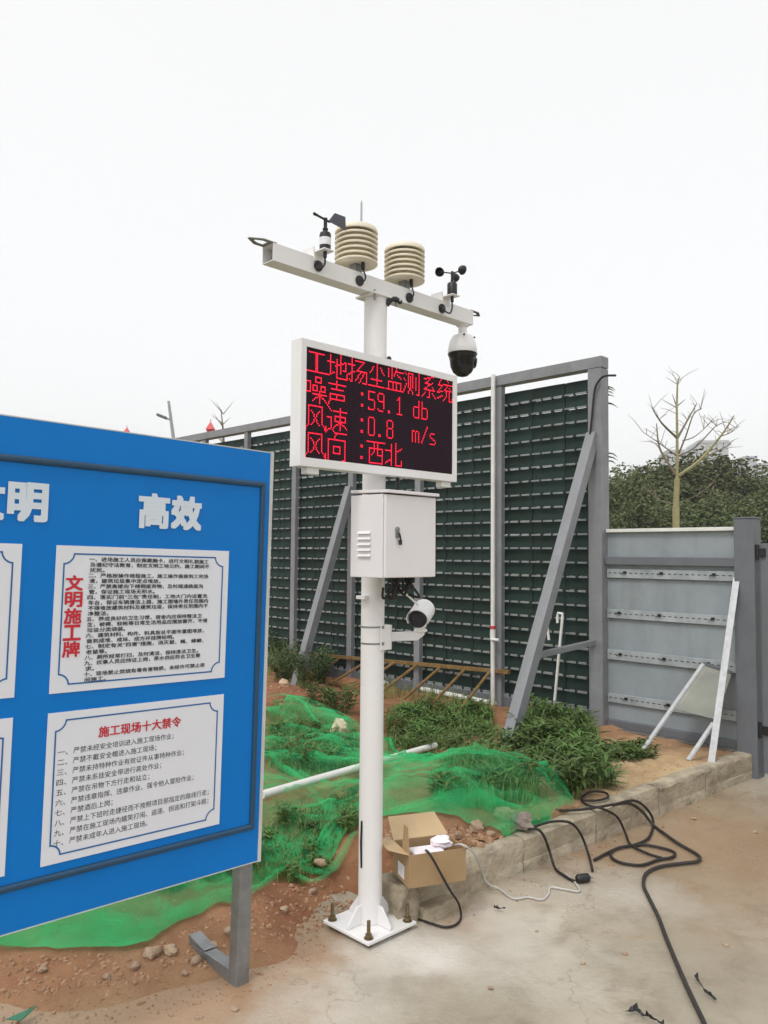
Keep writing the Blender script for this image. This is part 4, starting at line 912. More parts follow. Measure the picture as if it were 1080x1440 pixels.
# ------------------------------------------------------------------ carton
c0, c1 = P(575, 1252, .2), P(655, 1240, .2); cw = (c1 - c0).length; ca_ = math.atan2((c1 - c0).y, (c1 - c0).x)
ct = thing('cardboard_carton', 'open brown cardboard carton sitting on the broken kerb end', 'carton', (c0.x, c0.y, .207), ca_)
D, Hh, tk = .21, .155, .004
for nm, bx in (('front_wall', (0, cw, 0, tk)), ('back_wall', (0, cw, D - tk, D)), ('side_wall', (0, tk, tk, D - tk)), ('side_wall', (cw - tk, cw, tk, D - tk))):
    MB().box(bx[0], bx[1], bx[2], bx[3], .0, Hh).build(nm, card, ct)
MB().box(tk, cw - tk, tk, D - tk, .001, .005).build('bottom', card, ct)
def flap(nm, base, dirv, length, m=card_in, skew=.02):
    a, b = Vector(base[0]), Vector(base[1]); d = Vector(dirv).normalized() * length; e = (b - a).normalized() * skew
    n = (b - a).cross(d).normalized() * .003; mb = MB(); mb.prism([a, b, b + d - e, a + d + e], n); return mb.build(nm, m, ct)
flap('flap', ((0, D, Hh), (cw, D, Hh)), (0, .72, .42), .15)
flap('flap', ((0, .0, Hh), (0, D, Hh)), (-.75, .05, .2), .1)
flap('flap', ((cw, 0, Hh), (cw, D, Hh)), (.12, 0, -1), .07, card)
flap('flap', ((.0, .0, Hh), (.0, .09, Hh)), (.12, .3, .8), .12, card)
MB().box(-.0015, -.0003, .06, .14, .02, .085).build('shipping_label', sticker, ct)
mb = MB(); mb.box(.04, .2, .02, .12, .1, Hh - .004); mb.build('foam_block', foam, ct, bevel=.012)
bag = MB(); vs = []; n1_, n2_ = 8, 12
for i in range(n1_ + 1):
    for j in range(n2_):
        th, ph = math.pi * i / n1_, 2 * math.pi * j / n2_; r = 1 + .45 * noise.noise(Vector((i * .9, math.cos(ph) * 2, math.sin(ph) * 2)))
        vs.append((.21 + .055 * r * math.sin(th) * math.cos(ph), .09 + .045 * r * math.sin(th) * math.sin(ph), Hh + .008 + .032 * r * math.cos(th)))
bag.add(vs, [(i * n2_ + j, i * n2_ + (j + 1) % n2_, (i + 1) * n2_ + (j + 1) % n2_, (i + 1) * n2_ + j) for i in range(n1_) for j in range(n2_)]); bag.build('plastic_bag', foam, ct)

# ------------------------------------------------------------------ cables on the ground
KP = Vector((O.x, O.y, 0)) - KIN * .018
def Z3(ox, oy, s, pts, r):                               # traced points: 'k' lies on the kerb face, numbers are heights
    out = []
    for x, y, z in pts:
        X, Y = ox + x / s, oy + y / s
        p = V(X, Y, KP - KIN * (r + .006), KIN) if z == 'k' else P(X, Y, z)
        if z == 'k' and p.z > .205: p = P(X, Y, .216)
        elif z == 'k' and p.z < r + .006: p = P(X, Y, r + .005)
        elif z == T and (p - KP).dot(KIN) < -.01: p = V(X, Y, KP - KIN * (r + .012), KIN)
        p.z = max(p.z, r + .004); out.append(p)
    return out
T = .222
def cable(pts, r, label, ox=640, oy=1080, s=2.4545, m=rubber, cat='cable', nm='cable'):
    mb = MB(); mb.tube(spline(Z3(ox, oy, s, pts, r), 8), r, 8); o = mb.build(nm, m, None, smooth=True); return tag(o, label, cat)
T = .222
cable([(340, 148, T), (440, 143, T), (550, 125, T), (620, 113, T), (665, 145, T), (684, 188, 'k'), (668, 240, 'k'), (620, 272, 0), (560, 284, 0), (536, 306, 0), (565, 332, 0), (640, 343, 0), (700, 325, 0), (750, 315, 0), (755, 297, 0), (700, 280, 0), (640, 272, 0), (560, 285, 0), (480, 325, 0)], .0085, 'black cable draped over the kerb and coiled twice on the concrete')
cable([(440, 112, T), (490, 112, T), (528, 100, T), (515, 84, T), (470, 82, T), (440, 100, T), (440, 115, T), (462, 130, T), (510, 141, T), (560, 170, T), (588, 225, 'k'), (606, 264, 'k'), (660, 300, 0), (715, 318, 0)], .0078, 'black cable looped beside the weeds, dropping over the kerb')
cable([(545, 128, T), (600, 122, T), (645, 150, T), (682, 195, 'k'), (720, 232, 0), (770, 268, 0), (840, 310, 0), (835, 330, 0), (780, 338, 0), (710, 348, 0), (662, 370, 0), (650, 410, 0), (668, 455, 0), (700, 520, 0), (730, 600, 0), (780, 720, 0), (825, 820, 0), (858, 890, 0), (900, 1000, 0)], .0098, 'long dusty black cable snaking across the concrete to the foreground', m=rubber_dusty)
cable([(250, 212, T), (285, 212, T), (308, 238, T), (325, 285, 'k'), (345, 345, 'k'), (375, 378, 0), (410, 397, 0), (435, 398, 0)], .0078, 'black cable ending in a plug on the concrete by the kerb')
cable([(265, 206, T), (330, 186, T), (395, 188, T), (432, 225, T), (458, 290, 'k'), (470, 335, 'k'), (474, 362, 0)], .0078, 'short black cable arching over the kerb with a cut end')
pg = thing('cable_plug', 'black plug lying on the concrete at the end of a cable', 'plug', P(640 + 447 / 2.4545, 1080 + 396 / 2.4545, 0), .3)
MB().lathe([(.016, -.05), (.024, -.04), (.024, .02), (.02, .025)], n=14, M=Matrix.Translation((0, 0, .026)) @ Matrix.Rotation(math.pi / 2, 4, 'Y')).build('plug_body', black, pg, smooth=True)
mb = MB()
for y in (-.009, .009): mb.box(.026, .046, y - .003, y + .003, .022, .028)
mb.build('pins', galv, pg)
cable([(0, 266, .36), (22, 264, .385), (50, 280, .36), (75, 310, .28), (90, 350, 'k'), (112, 398, 'k'), (150, 422, 0), (200, 456, 0), (250, 452, 0), (300, 460, 0), (322, 440, 0), (330, 418, 0), (380, 425, 0), (428, 431, 0), (415, 402, 0), (380, 370, 0)], .0048, 'thin white cord running from the carton across the concrete', m=mat('cord_grey', rgb(196, 194, 192), .5, vary=.1), cat='cord', nm='white_cord')
o = cable([(690, 215, .36), (705, 228, .375), (735, 275, .34), (770, 340, .27), (820, 430, .18), (868, 505, .08), (880, 580, .01), (850, 630, 0), (790, 642, 0), (700, 617, 0), (590, 580, 0), (500, 566, 0)], .0058, 'thin black cable looping from the carton to the mast base', 420, 1140, 3.857)

# ------------------------------------------------------------------ stones, scraps
def rock(p, sx, sy, sz, label, grp='stones lying on the bare soil', seed=0, m=stone, nm='stone'):
    mb = MB(); vs = []; n1_, n2_ = 7, 10
    for i in range(n1_ + 1):
        for j in range(n2_):
            th, ph = math.pi * i / n1_, 2 * math.pi * j / n2_; d = Vector((math.sin(th) * math.cos(ph), math.sin(th) * math.sin(ph), math.cos(th)))
            r = 1 + .5 * noise.noise(d * 1.4 + Vector((seed, seed * 2.3, 0))); vs.append((d.x * sx * r, d.y * sy * r, d.z * sz * r))
    mb.add(vs, [(i * n2_ + j, (i + 1) * n2_ + j, (i + 1) * n2_ + (j + 1) % n2_, i * n2_ + (j + 1) % n2_) for i in range(n1_) for j in range(n2_)])
    o = mb.build(nm, m); o.location = (p.x, p.y, p.z + sz * .45); o.rotation_euler = (0, 0, seed); return tag(o, label, 'stone', grp)
p = Ps(478, 1050); p.z += .1; rock(p, .075, .06, .085, 'pale rounded rock poking up under the netting left of the mast', None, 3, mat('pale_rock', rgb(196, 190, 160), .9, vary=.1, scale=6))
rock(Ps(733, 1160), .085, .055, .05, 'grey stone on the bed edge beside the cable loop', None, 5, mat('grey_rock', rgb(150, 138, 128), .9, vary=.15, scale=6, bump=.4))
rock(Ps(712, 1152), .08, .05, .045, 'tan stone holding down the net edge, left of grey stone', None, 6)
rock(Ps(670, 1168), .06, .045, .04, 'tan stone half buried on the soil behind the carton', None, 8)
rock(Ps(568, 1032), .09, .06, .035, 'pale broken stone among the weeds right of the mast', None, 9, mat('pinkish_rock', rgb(205, 180, 160), .9, vary=.12, scale=8))
rock(Ps(400, 965), .07, .05, .06, 'pale stone block on the red earth by the board edge', None, 12, mat('cream_rock', rgb(205, 180, 150), .9, vary=.12, scale=8))
rock(Ps(276, 1353), .03, .022, .016, 'pale chip of stone on the soil left of the board leg', None, 14)
rock(Ps(728, 1118), .05, .035, .035, 'brown stone under the weeds at the net edge', None, 15)
for i, (x, y, s) in enumerate(((215, 1343, .035), (240, 1340, .03), (300, 1330, .018), (190, 1360, .02), (150, 1375, .016), (420, 1230, .03), (440, 1255, .022), (400, 1280, .02), (480, 1275, .016), (600, 1160, .03), (570, 1165, .025), (640, 1178, .028), (690, 1175, .025), (545, 1185, .03), (260, 1370, .014), (60, 1365, .016), (320, 1310, .02), (450, 1215, .025))):
    rock(Ps(x, y), s * 1.2, s, s * .7, 'small earthy lump on the bare soil in front of the netting', 'small lumps on the bare soil', 20 + i)
for i, (x, y, s) in enumerate(((975, 1152, .018), (1062, 1171, .016), (878, 1342, .012), (900, 1318, .01), (820, 1355, .009), (1020, 1330, .012), (690, 1390, .01), (930, 1300, .009), (755, 1310, .008), (330, 1420, .016), (280, 1432, .012), (105, 1428, .012), (240, 1428, .01))):
    rock(P(x, y, .0), s * 1.3, s, s * .55, 'tiny pebble or crumb of mud on the concrete', 'crumbs on the concrete', 50 + i)
cl = MB(); rc = random.Random(77)
def clods(poly, n, smin, smax, on_soil=True):
    for _ in range(n):
        while True:
            x, y = rc.uniform(min(p[0] for p in poly), max(p[0] for p in poly)), rc.uniform(min(p[1] for p in poly), max(p[1] for p in poly))
            if (lambda X, Y: sum(((poly[i][1] > Y) != (poly[i - 1][1] > Y)) and X < (poly[i - 1][0] - poly[i][0]) * (Y - poly[i][1]) / (poly[i - 1][1] - poly[i][1]) + poly[i][0] for i in range(len(poly))) % 2)(x, y): break
        p = Ps(x, y); z = max(soil_at(p), .003); q = P(x, y, z); s_ = smin + (smax - smin) * rc.random() ** 6
        vs = [Vector((q.x + s_ * rc.uniform(.6, 1.1) * math.cos(k * 1.257), q.y + s_ * rc.uniform(.6, 1.1) * math.sin(k * 1.257), z - s_ * .15)) for k in range(5)] + [Vector((q.x + rc.uniform(-.3, .3) * s_, q.y + rc.uniform(-.3, .3) * s_, z + s_ * rc.uniform(.5, .9)))]
        vs += [Vector(((v.x + vs[5].x) / 2 + (v.x - q.x) * .25, (v.y + vs[5].y) / 2 + (v.y - q.y) * .25, z + s_ * .42)) for v in vs[:5]]
        cl.add(vs, [(k, (k + 1) % 5, 6 + (k + 1) % 5, 6 + k) for k in range(5)] + [(6 + k, 6 + (k + 1) % 5, 5) for k in range(5)])
clods([(0, 1345), (190, 1342), (345, 1268), (470, 1190), (500, 1180), (500, 1290), (440, 1310), (330, 1350), (200, 1385), (0, 1405)], 2400, .0025, .02)
clods([(0, 1400), (200, 1380), (440, 1305), (470, 1330), (360, 1400), (150, 1440), (0, 1440)], 330, .003, .011)
clods([(540, 1165), (640, 1160), (720, 1178), (700, 1200), (655, 1205), (600, 1170), (545, 1190)], 800, .003, .034)
clods([(376, 965), (500, 970), (500, 1004), (440, 998), (376, 988)], 500, .005, .03)
clods([(720, 1130), (860, 1112), (900, 1065), (1000, 1075), (1030, 1062), (800, 1140), (740, 1160)], 420, .003, .014)
clods([(560, 1290), (700, 1250), (1060, 1095), (1070, 1120), (860, 1220), (640, 1300)], 160, .003, .01)
tag(cl.build('loose_clods', mat('clod_earth', rgb(186, 152, 120), .95, vary=.25, scale=16, c2=rgb(142, 104, 76), bump=.5, bscale=80)), 'loose crumbs and clods of earth over the bed edge', 'soil', kind='stuff')
def scrap(pts, label, r=.016):                           # a torn, twisted strip of film
    q = spline([P(x, y, .012) for x, y in pts], 6); n = len(q); rs = random.Random(len(label)); mb = MB(); vs = []
    for i, p in enumerate(q):
        d = (q[min(i + 1, n - 1)] - q[max(i - 1, 0)]).normalized(); sd_ = Vector((-d.y, d.x, 0)); tw = 1.2 * math.sin(i * .33 + len(label)); w = r * (.25 + .9 * abs(noise.noise(Vector((i * .37, len(label), 0)))) * 1.6) * (1 if 0 < i < n - 1 else .3)
        o_ = sd_ * math.cos(tw) + Vector((0, 0, 1)) * math.sin(tw); c = p + Vector((0, 0, .006 + abs(w * math.sin(tw)))); vs += [c - o_ * w, c + o_ * w]
    mb.add(vs, [(2 * i, 2 * i + 2, 2 * i + 3, 2 * i + 1) for i in range(n - 1)]); o = mb.build('plastic_scrap', black); so_ = o.modifiers.new('thick', 'SOLIDIFY'); so_.thickness = .002; return tag(o, label, 'scrap')
scrap([(978, 1373), (984, 1385), (992, 1395), (1000, 1403), (1007, 1408)], 'torn black scrap lying right of the long cable')
scrap([(880, 1425), (893, 1423), (905, 1430), (918, 1436), (934, 1442)], 'crumpled black scrap at the bottom edge left of the long cable', .022)
scrap([(694, 1278), (702, 1279), (711, 1279)], 'small dark twig on the concrete near the kerb', .01)
mb = MB(); p = Ps(35, 1428); q = P(35, 1425, .02); mb.prism([P(8, 1434, .03), P(40, 1420, .035), P(52, 1415, .03), P(30, 1436, .03)], (0, 0, .003)); tag(mb.build('net_scrap', mat('teal_scrap', rgb(70, 135, 105), .7)), 'small torn green plastic strip at the bottom left corner', 'scrap')

# ------------------------------------------------------------------ weeds and grass
def leaf_faces(base, d, L_, w, droop, mb, up=Vector((0, 0, 1)), fold=.25):
    d = d.normalized(); s = d.cross(up); s = s.normalized() if s.length > 1e-3 else Vector((1, 0, 0)); n = s.cross(d).normalized(); vs = []
    for t, k in ((0, .12), (.3, .9), (.65, .8), (1, 0)):
        c = base + d * (L_ * t) - Vector((0, 0, droop * L_ * t * t))
        if k: vs += [c - s * w * k * .5 + n * w * fold * k, c, c + s * w * k * .5 + n * w * fold * k]
        else: vs.append(c)
    mb.add(vs, [(0, 1, 4, 3), (1, 2, 5, 4), (3, 4, 7, 6), (4, 5, 8, 7), (6, 7, 9), (7, 8, 9)])
def weed_mesh(seed, stems, h, ll, lw, per, spread, name):
    r = random.Random(seed); mb = MB(); sb = MB()
    for i in range(stems):
        th = r.uniform(0, 6.28); lean = spread * r.random() ** .6; b0 = Vector((r.gauss(0, .04), r.gauss(0, .04), 0)); hh = h * r.uniform(.6, 1.1)
        tip = b0 + Vector((math.cos(th) * lean * hh, math.sin(th) * lean * hh, hh)); mid = b0.lerp(tip, .5) + Vector((0, 0, hh * .08)); pts = spline([b0, mid, tip], 4)
        sb.tube(pts, [.003, .003, .003, .0028, .0026, .0024, .002, .002, .0015], 4, False)
        for k in range(per):
            t = .2 + .8 * (k + r.random() * .5) / per; c = b0.lerp(mid, t * 2) if t < .5 else mid.lerp(tip, t * 2 - 1); az = k * 2.4 + r.uniform(-.4, .4)
            leaf_faces(c, Vector((math.cos(az), math.sin(az), r.uniform(.25, .95))), ll * r.uniform(.65, 1.15), lw * r.uniform(.8, 1.2), r.uniform(.2, .6), mb)
    me = mb.mesh('foliage'); me.materials.append(leafm); ms = sb.mesh('stems'); ms.materials.append(grassm); return me, ms
weeds = [weed_mesh(1, 12, .2, .12, .024, 8, .55, 'a'), weed_mesh(2, 14, .16, .14, .02, 7, .8, 'b'), weed_mesh(3, 9, .26, .11, .026, 10, .4, 'c'), weed_mesh(4, 16, .12, .1, .03, 6, .9, 'd')]
shrubs = [tuple(x for x in weed_mesh(11, 26, .42, .07, .026, 14, .75, 'e'))]
shr = shrubs[0][0]; shr.materials.clear(); shr.materials.append(leafdark)
def weed(p, var, s, label, grp, nm='weed_plant', cat='weed'):
    o = thing(nm, label, cat, (p.x, p.y, soil_at(p) - .01), rnd.uniform(0, 6.28), grp); o.scale = (s, s, s * rnd.uniform(.85, 1.15))
    f = put('foliage', var[0], None, o); g_ = put('stems', var[1], None, o); return o
def inside(x, y, poly):
    c = False
    for i in range(len(poly)):
        (x1, y1), (x2, y2) = poly[i], poly[i - 1]
        if (y1 > y) != (y2 > y) and x < (x2 - x1) * (y - y1) / (y2 - y1) + x1: c = not c
    return c
def scatter(poly, n, seed, mind=.1):
    r = random.Random(seed); w = [Ps(x, y) for x, y in poly]; ab = [AB(p) for p in w]; out = []; tries = 0
    a0, a1 = min(a for a, b in ab), max(a for a, b in ab); b0, b1 = min(b for a, b in ab), max(b for a, b in ab)
    while len(out) < n and tries < n * 60:
        tries += 1; a, b = r.uniform(a0, a1), r.uniform(b0, b1)
        if inside(a, b, ab) and all((a - c) ** 2 + (b - d) ** 2 > mind ** 2 for c, d in out): out.append((a, b))
    return [L(a, b) for a, b in out]
for p in scatter([(700, 1060), (760, 1050), (800, 1055), (848, 1085), (852, 1108), (800, 1122), (762, 1092), (735, 1068)], 34, 1, .085): weed(p, rnd.choice(weeds[:3]), rnd.uniform(.8, 1.15), 'leafy green weed in the thick clump beyond the netting by the kerb', 'weeds in the clump by the kerb')
for p in scatter([(722, 1030), (770, 1005), (830, 1030), (846, 1058), (790, 1055), (735, 1052)], 22, 2, .11): weed(p, rnd.choice(weeds), rnd.uniform(.75, 1.1), 'leafy green weed growing round the foot of the end fence post', 'weeds by the end fence post')
for p in scatter([(545, 1010), (600, 1000), (690, 1000), (692, 1040), (650, 1046), (600, 1068), (548, 1060)], 62, 3, .09): weed(p, rnd.choice(weeds), rnd.uniform(.5, .82), 'low green weed in the grassy patch between mast and big brace', 'weeds between mast and brace')
for p in scatter([(850, 1056), (905, 1052), (908, 1066), (862, 1068)], 6, 4, .12): weed(p, weeds[3], rnd.uniform(.7, .95), 'low weed on the sandy soil in front of the hoarding', 'weeds at the hoarding foot')
for p in scatter([(375, 945), (395, 915), (480, 930), (490, 955), (440, 975), (400, 972)], 9, 5, .22): weed(p, shrubs[0], rnd.uniform(.85, 1.2), 'bushy dark green shrub on the red earth left of the mast', 'shrubs on the red earth', 'shrub', 'shrub')
for x, y, s in ((460, 1008, .9), (487, 1012, 1.0), (440, 1014, .7), (470, 1016, .7)): weed(Ps(x, y), weeds[rnd.choice((0, 2))], s, 'yellowish green weed at the top edge of the netting left of the mast', 'weeds at the netting top edge')
for p in scatter([(600, 1140), (640, 1075), (690, 1070), (745, 1100), (760, 1135), (700, 1150)], 20, 6, .12): weed(p, rnd.choice(weeds[:3]), rnd.uniform(.7, 1.0), 'leafy weed seen through the netting mound right of the mast', 'weeds under the netting mound')
for p in scatter([(380, 1070), (390, 1030), (500, 1040), (500, 1080), (430, 1100)], 22, 7, .14): weed(p, rnd.choice(weeds), rnd.uniform(.55, .85), 'weed seen through the netting between board and mast', 'weeds under the netting left of the mast')
for p in scatter([(372, 1165), (500, 1120), (505, 1160), (430, 1200), (368, 1215), (320, 1240), (200, 1260), (240, 1230)], 20, 8, .13): weed(p, rnd.choice(weeds), rnd.uniform(.4, .7), 'small weed under the lower netting beside the board edge', 'weeds under the lower netting')
gr = MB(); rg = random.Random(9)
def blades(poly, n, hmin, hmax, seed):
    for p in scatter(poly, n, seed, 0.0):
        z = soil_at(p) - .005; th = rg.uniform(0, 6.28); h = rg.uniform(hmin, hmax); w = rg.uniform(.002, .0045); d = Vector((math.cos(th), math.sin(th), 0)); s = Vector((-d.y, d.x, 0)) * w; b = Vector((p.x, p.y, z)); ln_ = rg.uniform(.1, .6) * h
        m_ = b + d * ln_ * .35 + Vector((0, 0, h * .65)); t_ = b + d * ln_ + Vector((0, 0, h * rg.uniform(.8, 1))); gr.add([b - s, b + s, m_ + s * .8, m_ - s * .8, t_], [(0, 1, 2, 3), (3, 2, 4)])
blades([(545, 1000), (600, 990), (690, 995), (700, 1040), (650, 1048), (600, 1072), (545, 1065)], 2200, .05, .15, 11)
blades([(620, 1130), (640, 1072), (690, 1066), (745, 1100), (760, 1135), (690, 1150)], 2200, .08, .26, 12)
blades([(376, 1080), (380, 1015), (500, 1030), (505, 1080), (430, 1105)], 2000, .04, .14, 13)
blades([(376, 960), (380, 905), (420, 900), (430, 935), (400, 960)], 900, .12, .42, 14)
blades([(372, 1165), (500, 1120), (505, 1165), (430, 1200), (300, 1245), (120, 1270), (200, 1230)], 1700, .03, .11, 15)
blades([(715, 1050), (750, 1005), (840, 1030), (852, 1105), (800, 1118)], 1200, .05, .2, 16)
blades([(440, 935), (500, 945), (540, 985), (700, 1002), (690, 985), (560, 960), (500, 930)], 700, .05, .2, 17)
tag(gr.build('grass', grassm), 'thin green grass blades growing through the bed', 'grass', kind='stuff')
fl = MB()
for x, y in ((745, 993), (748, 995), (742, 996)):
    p = V(x, y, L(-.3, 1.95), E1)
    for k in range(6):
        th = k * 1.05; leaf_faces(p, Vector((math.cos(th), math.sin(th), .5)), .025, .02, .2, fl)
fo = fl.build('flower', mat('pink_petal', rgb(205, 70, 95), .6)); tag(fo, 'small pink flower head among weeds at the fence foot', 'flower')
st_ = MB(); p = V(745, 994, L(-.3, 1.95), E1); st_.tube([Vector((p.x, p.y, soil_at(p))), p], .004, 5); st_.build('stalk', grassm, fo)

# ------------------------------------------------------------------ beyond the fence
def leaf_cloud(n, rad, seed, size, hz):
    r = random.Random(seed); mb = MB(); cl = []
    for i in range(22):
        th, ph, q = r.uniform(0, 6.28), math.acos(r.uniform(-.7, 1)), r.random() ** .4
        cl.append((Vector((rad * q * math.sin(ph) * math.cos(th), rad * q * math.sin(ph) * math.sin(th), hz * q * math.cos(ph))), r.uniform(.3, .55) * rad))
    for i in range(n):
        c, cr = r.choice(cl); d = Vector((r.gauss(0, 1), r.gauss(0, 1), r.gauss(0, .8))).normalized() * cr * (r.random() ** .35)
        p = c + d; u = Vector((r.gauss(0, 1), r.gauss(0, 1), r.gauss(0, .6))).normalized(); v = u.cross(Vector((r.gauss(0, 1), r.gauss(0, 1), r.gauss(0, 1)))).normalized(); s = size * r.uniform(.6, 1.3)
        mb.add([p - u * s, p + v * s * .45, p + u * s, p - v * s * .45], [(0, 1, 2, 3)])
    me = mb.mesh('crown'); me.materials.append(treem); return me
crowns = [leaf_cloud(11000, 1.9, 60 + i, .095, 1.5) for i in range(3)]
def tree_trunk(seed, h):
    r = random.Random(seed); mb = MB(); mb.tube([(0, 0, 0), (.05, .02, h * .35), (-.04, .05, h * .6)], [.14, .1, .07], 8)
    for k in range(6):
        th = r.uniform(0, 6.28); z = h * r.uniform(.3, .58); mb.tube([(0, .03, z), (math.cos(th) * .6, math.sin(th) * .6, z + .5), (math.cos(th) * 1.2, math.sin(th) * 1.2, z + 1.3)], [.05, .035, .012], 6)
    me = mb.mesh('trunk'); me.materials.append(bark); return me
trunks = [tree_trunk(80 + i, 4.4) for i in range(2)]
tl = [(868, 662, 30, 'b'), (905, 690, 27, 'f'), (892, 668, 34, 'b'), (925, 640, 33, 'b'), (950, 690, 28, 'f'), (960, 655, 38, 'b'), (985, 640, 34, 'b'), (1000, 688, 28, 'f'), (1010, 645, 37, 'b'), (1045, 660, 31, 'b'), (1040, 695, 27, 'f'), (1075, 672, 33, 'b'), (1090, 690, 27, 'f'), (1110, 665, 32, 'b')]
ORD = ['first', 'second', 'third', 'fourth', 'fifth', 'sixth', 'seventh', 'eighth', 'ninth']; cnt = {'b': 0, 'f': 0}
for i, (x, y, dd, rw) in enumerate(tl):
    d = ray(x, y); p = CAM + d * (dd / d.y); top = p.z + .25; s = top / (6.15 if i % 3 == 0 else 6.6); w = rnd.uniform(1.0, 1.25)
    lab = ('tall olive green tree, %s from the fence post in the back row' if rw == 'b' else 'lower olive green tree just over the hoarding, %s from the fence post') % ORD[cnt[rw]]; cnt[rw] += 1
    o = thing('broadleaf_tree', lab, 'tree', (p.x, p.y, 0), rnd.uniform(0, 6), 'trees beyond the hoarding'); o.scale = (s * w, s * w, s)
    c = put('crown', crowns[i % 3], None, o); c.location = (0, 0, 3.75); c.scale = (1, 1, 1.12); put('trunk', trunks[i % 2], None, o)
    if i % 2 == 0:
        c2 = put('crown', crowns[(i + 1) % 3], None, o); c2.location = (.4, -.2, 2.2); c2.scale = (1.05, 1.05, .85); c2.rotation_euler = (0, 0, 2)
# bare pollarded tree
TB = CAM + ray(952, 745) * (13.0 / ray(952, 745).y)
TN = Vector((0, 1, 0)); bt = thing('bare_tree', 'leafless pollarded tree with pale trunk behind the hoarding', 'tree', (TB.x, TB.y, 0), 0)
def T4(x, y, off=0.0): p = V(840 + x / 4.5, 520 + y / 4.5, TB + Vector((0, off, 0)), TN); return p - Vector((TB.x, TB.y, 0))
mb = MB(); q0 = T4(498, 990); base = Vector((q0.x, q0.y, -.02)); tr_ = [base, q0] + [T4(x, y) for x, y in ((499, 850), (505, 690))]
mb.tube(spline(tr_, 5), [.066] * 5 + [.056] * 5 + [.046] * 5 + [.048], 10); mb.build('trunk', barkpale, bt, smooth=True)
rb = random.Random(5)
brs = [([(505, 690), (505, 540), (505, 400), (503, 240), (508, 90), (520, 45)], .029, 0), ([(498, 665), (410, 530), (385, 450), (375, 340)], .026, .3), ([(515, 670), (640, 580), (740, 470), (810, 380), (865, 290)], .032, -.4), ([(640, 580), (730, 530), (848, 468)], .018, .2), ([(515, 545), (620, 490), (740, 365), (758, 358)], .016, .5), ([(503, 430), (410, 340), (350, 250)], .022, -.3), ([(502, 545), (400, 470), (290, 395)], .012, -.5), ([(508, 430), (570, 320), (630, 212)], .022, .3), ([(515, 530), (560, 420), (610, 280), (662, 245)], .016, -.5), ([(540, 450), (620, 420), (718, 333)], .012, .2), ([(502, 235), (475, 155)], .012, .1), ([(502, 240), (410, 188)], .009, -.2), ([(505, 230), (556, 188)], .011, .2), ([(506, 92), (435, 48)], .008, .1), ([(508, 92), (536, 58)], .008, -.1), ([(490, 850), (400, 830), (350, 790), (300, 735)], .011, .3), ([(508, 845), (620, 800), (690, 750), (750, 708)], .012, -.3), ([(780, 420), (840, 400), (892, 362)], .01, .1), ([(500, 985), (440, 965)], .014, .1), ([(500, 985), (560, 965)], .014, -.1)]
for pts, r0, off in brs:
    n = len(pts); q = spline([T4(x, y, off * i / max(1, n - 1)) for i, (x, y) in enumerate(pts)], 4); mb = MB(); mb.tube(q, [r0 * (1 - .68 * i / (len(q) - 1)) for i in range(len(q))], 6)
    br = mb.build('branch', twigm if r0 < .029 else barkpale, bt, smooth=True)
    if n > 2:
        for k in range(7):
            i = rb.randrange(len(q) // 3, len(q)); p = q[i]; d = Vector((rb.uniform(-1, 1), rb.uniform(-1, 1), rb.uniform(.1, 1))).normalized() * rb.uniform(.12, .4); tw = MB(); tw.tube([p, p + d * .55 + Vector((0, 0, .02)), p + d], [.005, .004, .002], 4, False); tw.build('twig', twigm, br)
# far small bare tree, street lamp, red lamps, buildings
def far_at(x, y, d): r = ray(x, y); return CAM + r * (d / r.y)
p = far_at(316, 600, 24); ft_ = thing('bare_sapling', 'thin leafless treetop showing above the fence behind the board', 'tree', (p.x, p.y, 0))
mb = MB(); hT = far_at(314, 576, 24).z; mb.tube([(0, 0, 0), (0, 0, hT - 1.4), (-.05, 0, hT - .6), (-.12, 0, hT)], [.07, .05, .03, .01], 6); mb.build('trunk', twigm, ft_)
for k in range(14):
    z = hT - rb.uniform(.1, 1.3); d = Vector((rb.uniform(-1, 1), rb.uniform(-.5, .5), rb.uniform(.3, 1.1))).normalized() * rb.uniform(.25, .6); mb = MB(); mb.tube([(-.05, 0, z), Vector((-.05, 0, z)) + d * .5, Vector((-.05, 0, z)) + d], [.014, .01, .004], 4, False); mb.build('branch', twigm, ft_)
p = far_at(244, 617, 30); pt_ = far_at(237, 564, 30); sl_ = thing('street_lamp', 'tall grey street lamp leaning slightly above the blue board', 'street lamp', (p.x, p.y, 0))
mb = MB(); mb.tube([(.15, 0, 0), (0, 0, p.z), (pt_.x - p.x, 0, pt_.z)], [.1, .07, .05], 8); mb.build('mast', lamp_grey, sl_, smooth=True)
h_ = far_at(239, 590, 30); h2_ = far_at(221, 583, 30); mb = MB(); A_ = h_ - Vector((p.x, p.y, 0)); B_ = h2_ - Vector((p.x, p.y, 0)); mb.tube([A_, A_.lerp(B_, .3)], .04, 6); mb.build('arm', lamp_grey, sl_)
mb = MB(); mb.bar(A_.lerp(B_, .25), B_, .28, .1); mb.build('lamp_head', steel_d, sl_, bevel=.03)
for (x, y, w, label) in ((296, 607, .19, 'red pyramid topped lamp on the fence, right of the street lamp'), (178, 622, .2, 'red pyramid topped lamp peeking over the blue board, left of street lamp')):
    p = V(x, y, L(-.02, 8), E1); o = thing('warning_lamp', label, 'lamp', (p.x, p.y, p.z), ANG, 'red warning lamps along the fence')
    zb = 0 if x > 200 else .12
    MB().lathe([(w / 2, zb + .03), (.005, zb + .16)], n=4).build('red_cap', redm, o); MB().lathe([(w / 2 * .8, zb), (w / 2 * .8, zb + .03)], n=4).build('collar', redm, o); MB().tube([(0, 0, -.02), (0, 0, zb)], .03, 8).build('stem', steel, o); MB().tube([(0, 0, zb + .16), (0, 0, zb + .2)], .006, 5).build('tip', redm, o)
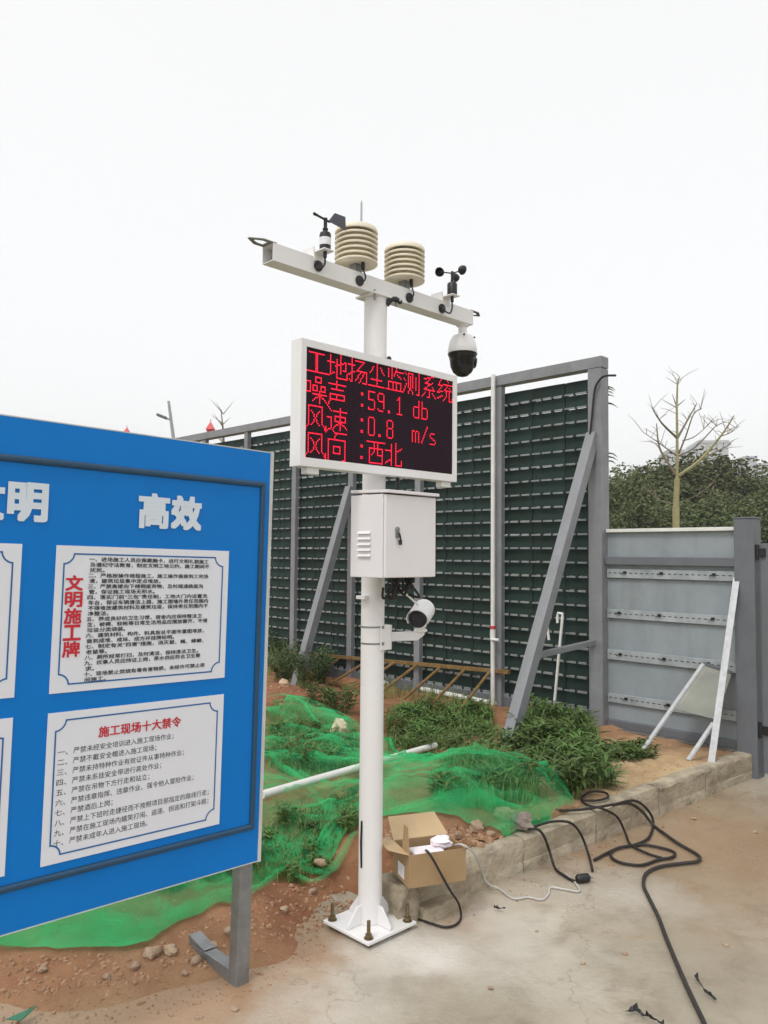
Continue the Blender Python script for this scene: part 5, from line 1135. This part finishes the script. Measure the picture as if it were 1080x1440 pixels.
def building(x0, x1, y, dd, steps, label):
    a, b = far_at(x0, y, dd), far_at(x1, y, dd); w = (b.x - a.x); o = thing('apartment_building', label, 'building', ((a.x + b.x) / 2, a.y, 0), -.15); h = a.z
    for i, (f0, f1, fz, dep) in enumerate(steps):
        X0, X1, H_ = -w / 2 + w * f0, -w / 2 + w * f1, h * fz; MB().box(X0, X1, -dep / 2, dep / 2, 0, H_).build('wall', facade, o); MB().box(X0 - .1, X1 + .1, -dep / 2 - .1, dep / 2 + .1, H_ + .001, H_ + .5).build('parapet', facade, o)
        n = int((H_ - 2) / 3)
        for k in range(n):
            m_ = max(2, int((X1 - X0) / 2.4))
            for q in range(m_):
                xx = X0 + (X1 - X0) * (q + .5) / m_; MB().box(xx - .6, xx + .6, -dep / 2 - .06, -dep / 2 - .004, 1.2 + k * 3, 2.7 + k * 3).build('window', facade2, o)
building(935, 1012, 628, 150, [(0, .5, .93, 9), (.5, 1, 1.0, 10)], 'wide pale apartment block rising behind the bare tree')
building(1040, 1069, 652, 170, [(0, .55, 1.03, 8), (.55, 1, .96, 9)], 'narrow pale tower block at the far right above the trees')
# cable and vine on the fence end post
pts = [V(x, y, L(-.12, 1.5), E1) for x, y in ((866, 528), (850, 529), (842, 536), (836, 550), (832, 590), (826, 640), (815, 690), (800, 750), (788, 800), (778, 850))]
mb = MB(); mb.tube(spline(pts, 5), .011, 7); tag(mb.build('fence_cable', black, None, smooth=True), 'black cable hanging from the top of the end fence post', 'cable')
vn = thing('climbing_vine', 'sparse leafy vine peeking out behind the end fence post', 'vine', L(.1, 1.47, 0), ANG)
mb = MB(); mb.tube(spline([(0, 0, 0), (.02, .0, .8), (0, .0, 1.7), (.02, 0, 2.6), (0, 0, 3.45)], 5), .006, 5); mb.build('stem', grassm, vn)
rv = random.Random(3)
for z in (3.46, 3.44, 3.4, 3.36, 3.3, 2.8, 2.76, 2.72):
    lm = MB(); leaf_faces(Vector((0, -.01, z)), Vector((rv.uniform(-.1, .3), -1, rv.uniform(-.1, .5))), rv.uniform(.15, .2), .075, .5, lm); lm.build('leaf', leafm, vn)

# ------------------------------------------------------------------ the misty air
hm = bpy.data.materials.new('haze_air'); hm.use_nodes = True; nt = hm.node_tree; nt.nodes.clear()
ho = nd(nt, 'ShaderNodeOutputMaterial'); hv = nd(nt, 'ShaderNodeVolumePrincipled'); hv.inputs['Color'].default_value = (.95, .96, .98, 1); hv.inputs['Density'].default_value = .0011
nt.links.new(hv.outputs[0], ho.inputs['Volume'])
tag(MB().box(-480, 480, -480, 480, -1.2, 45).build('haze', hm), kind='stuff')
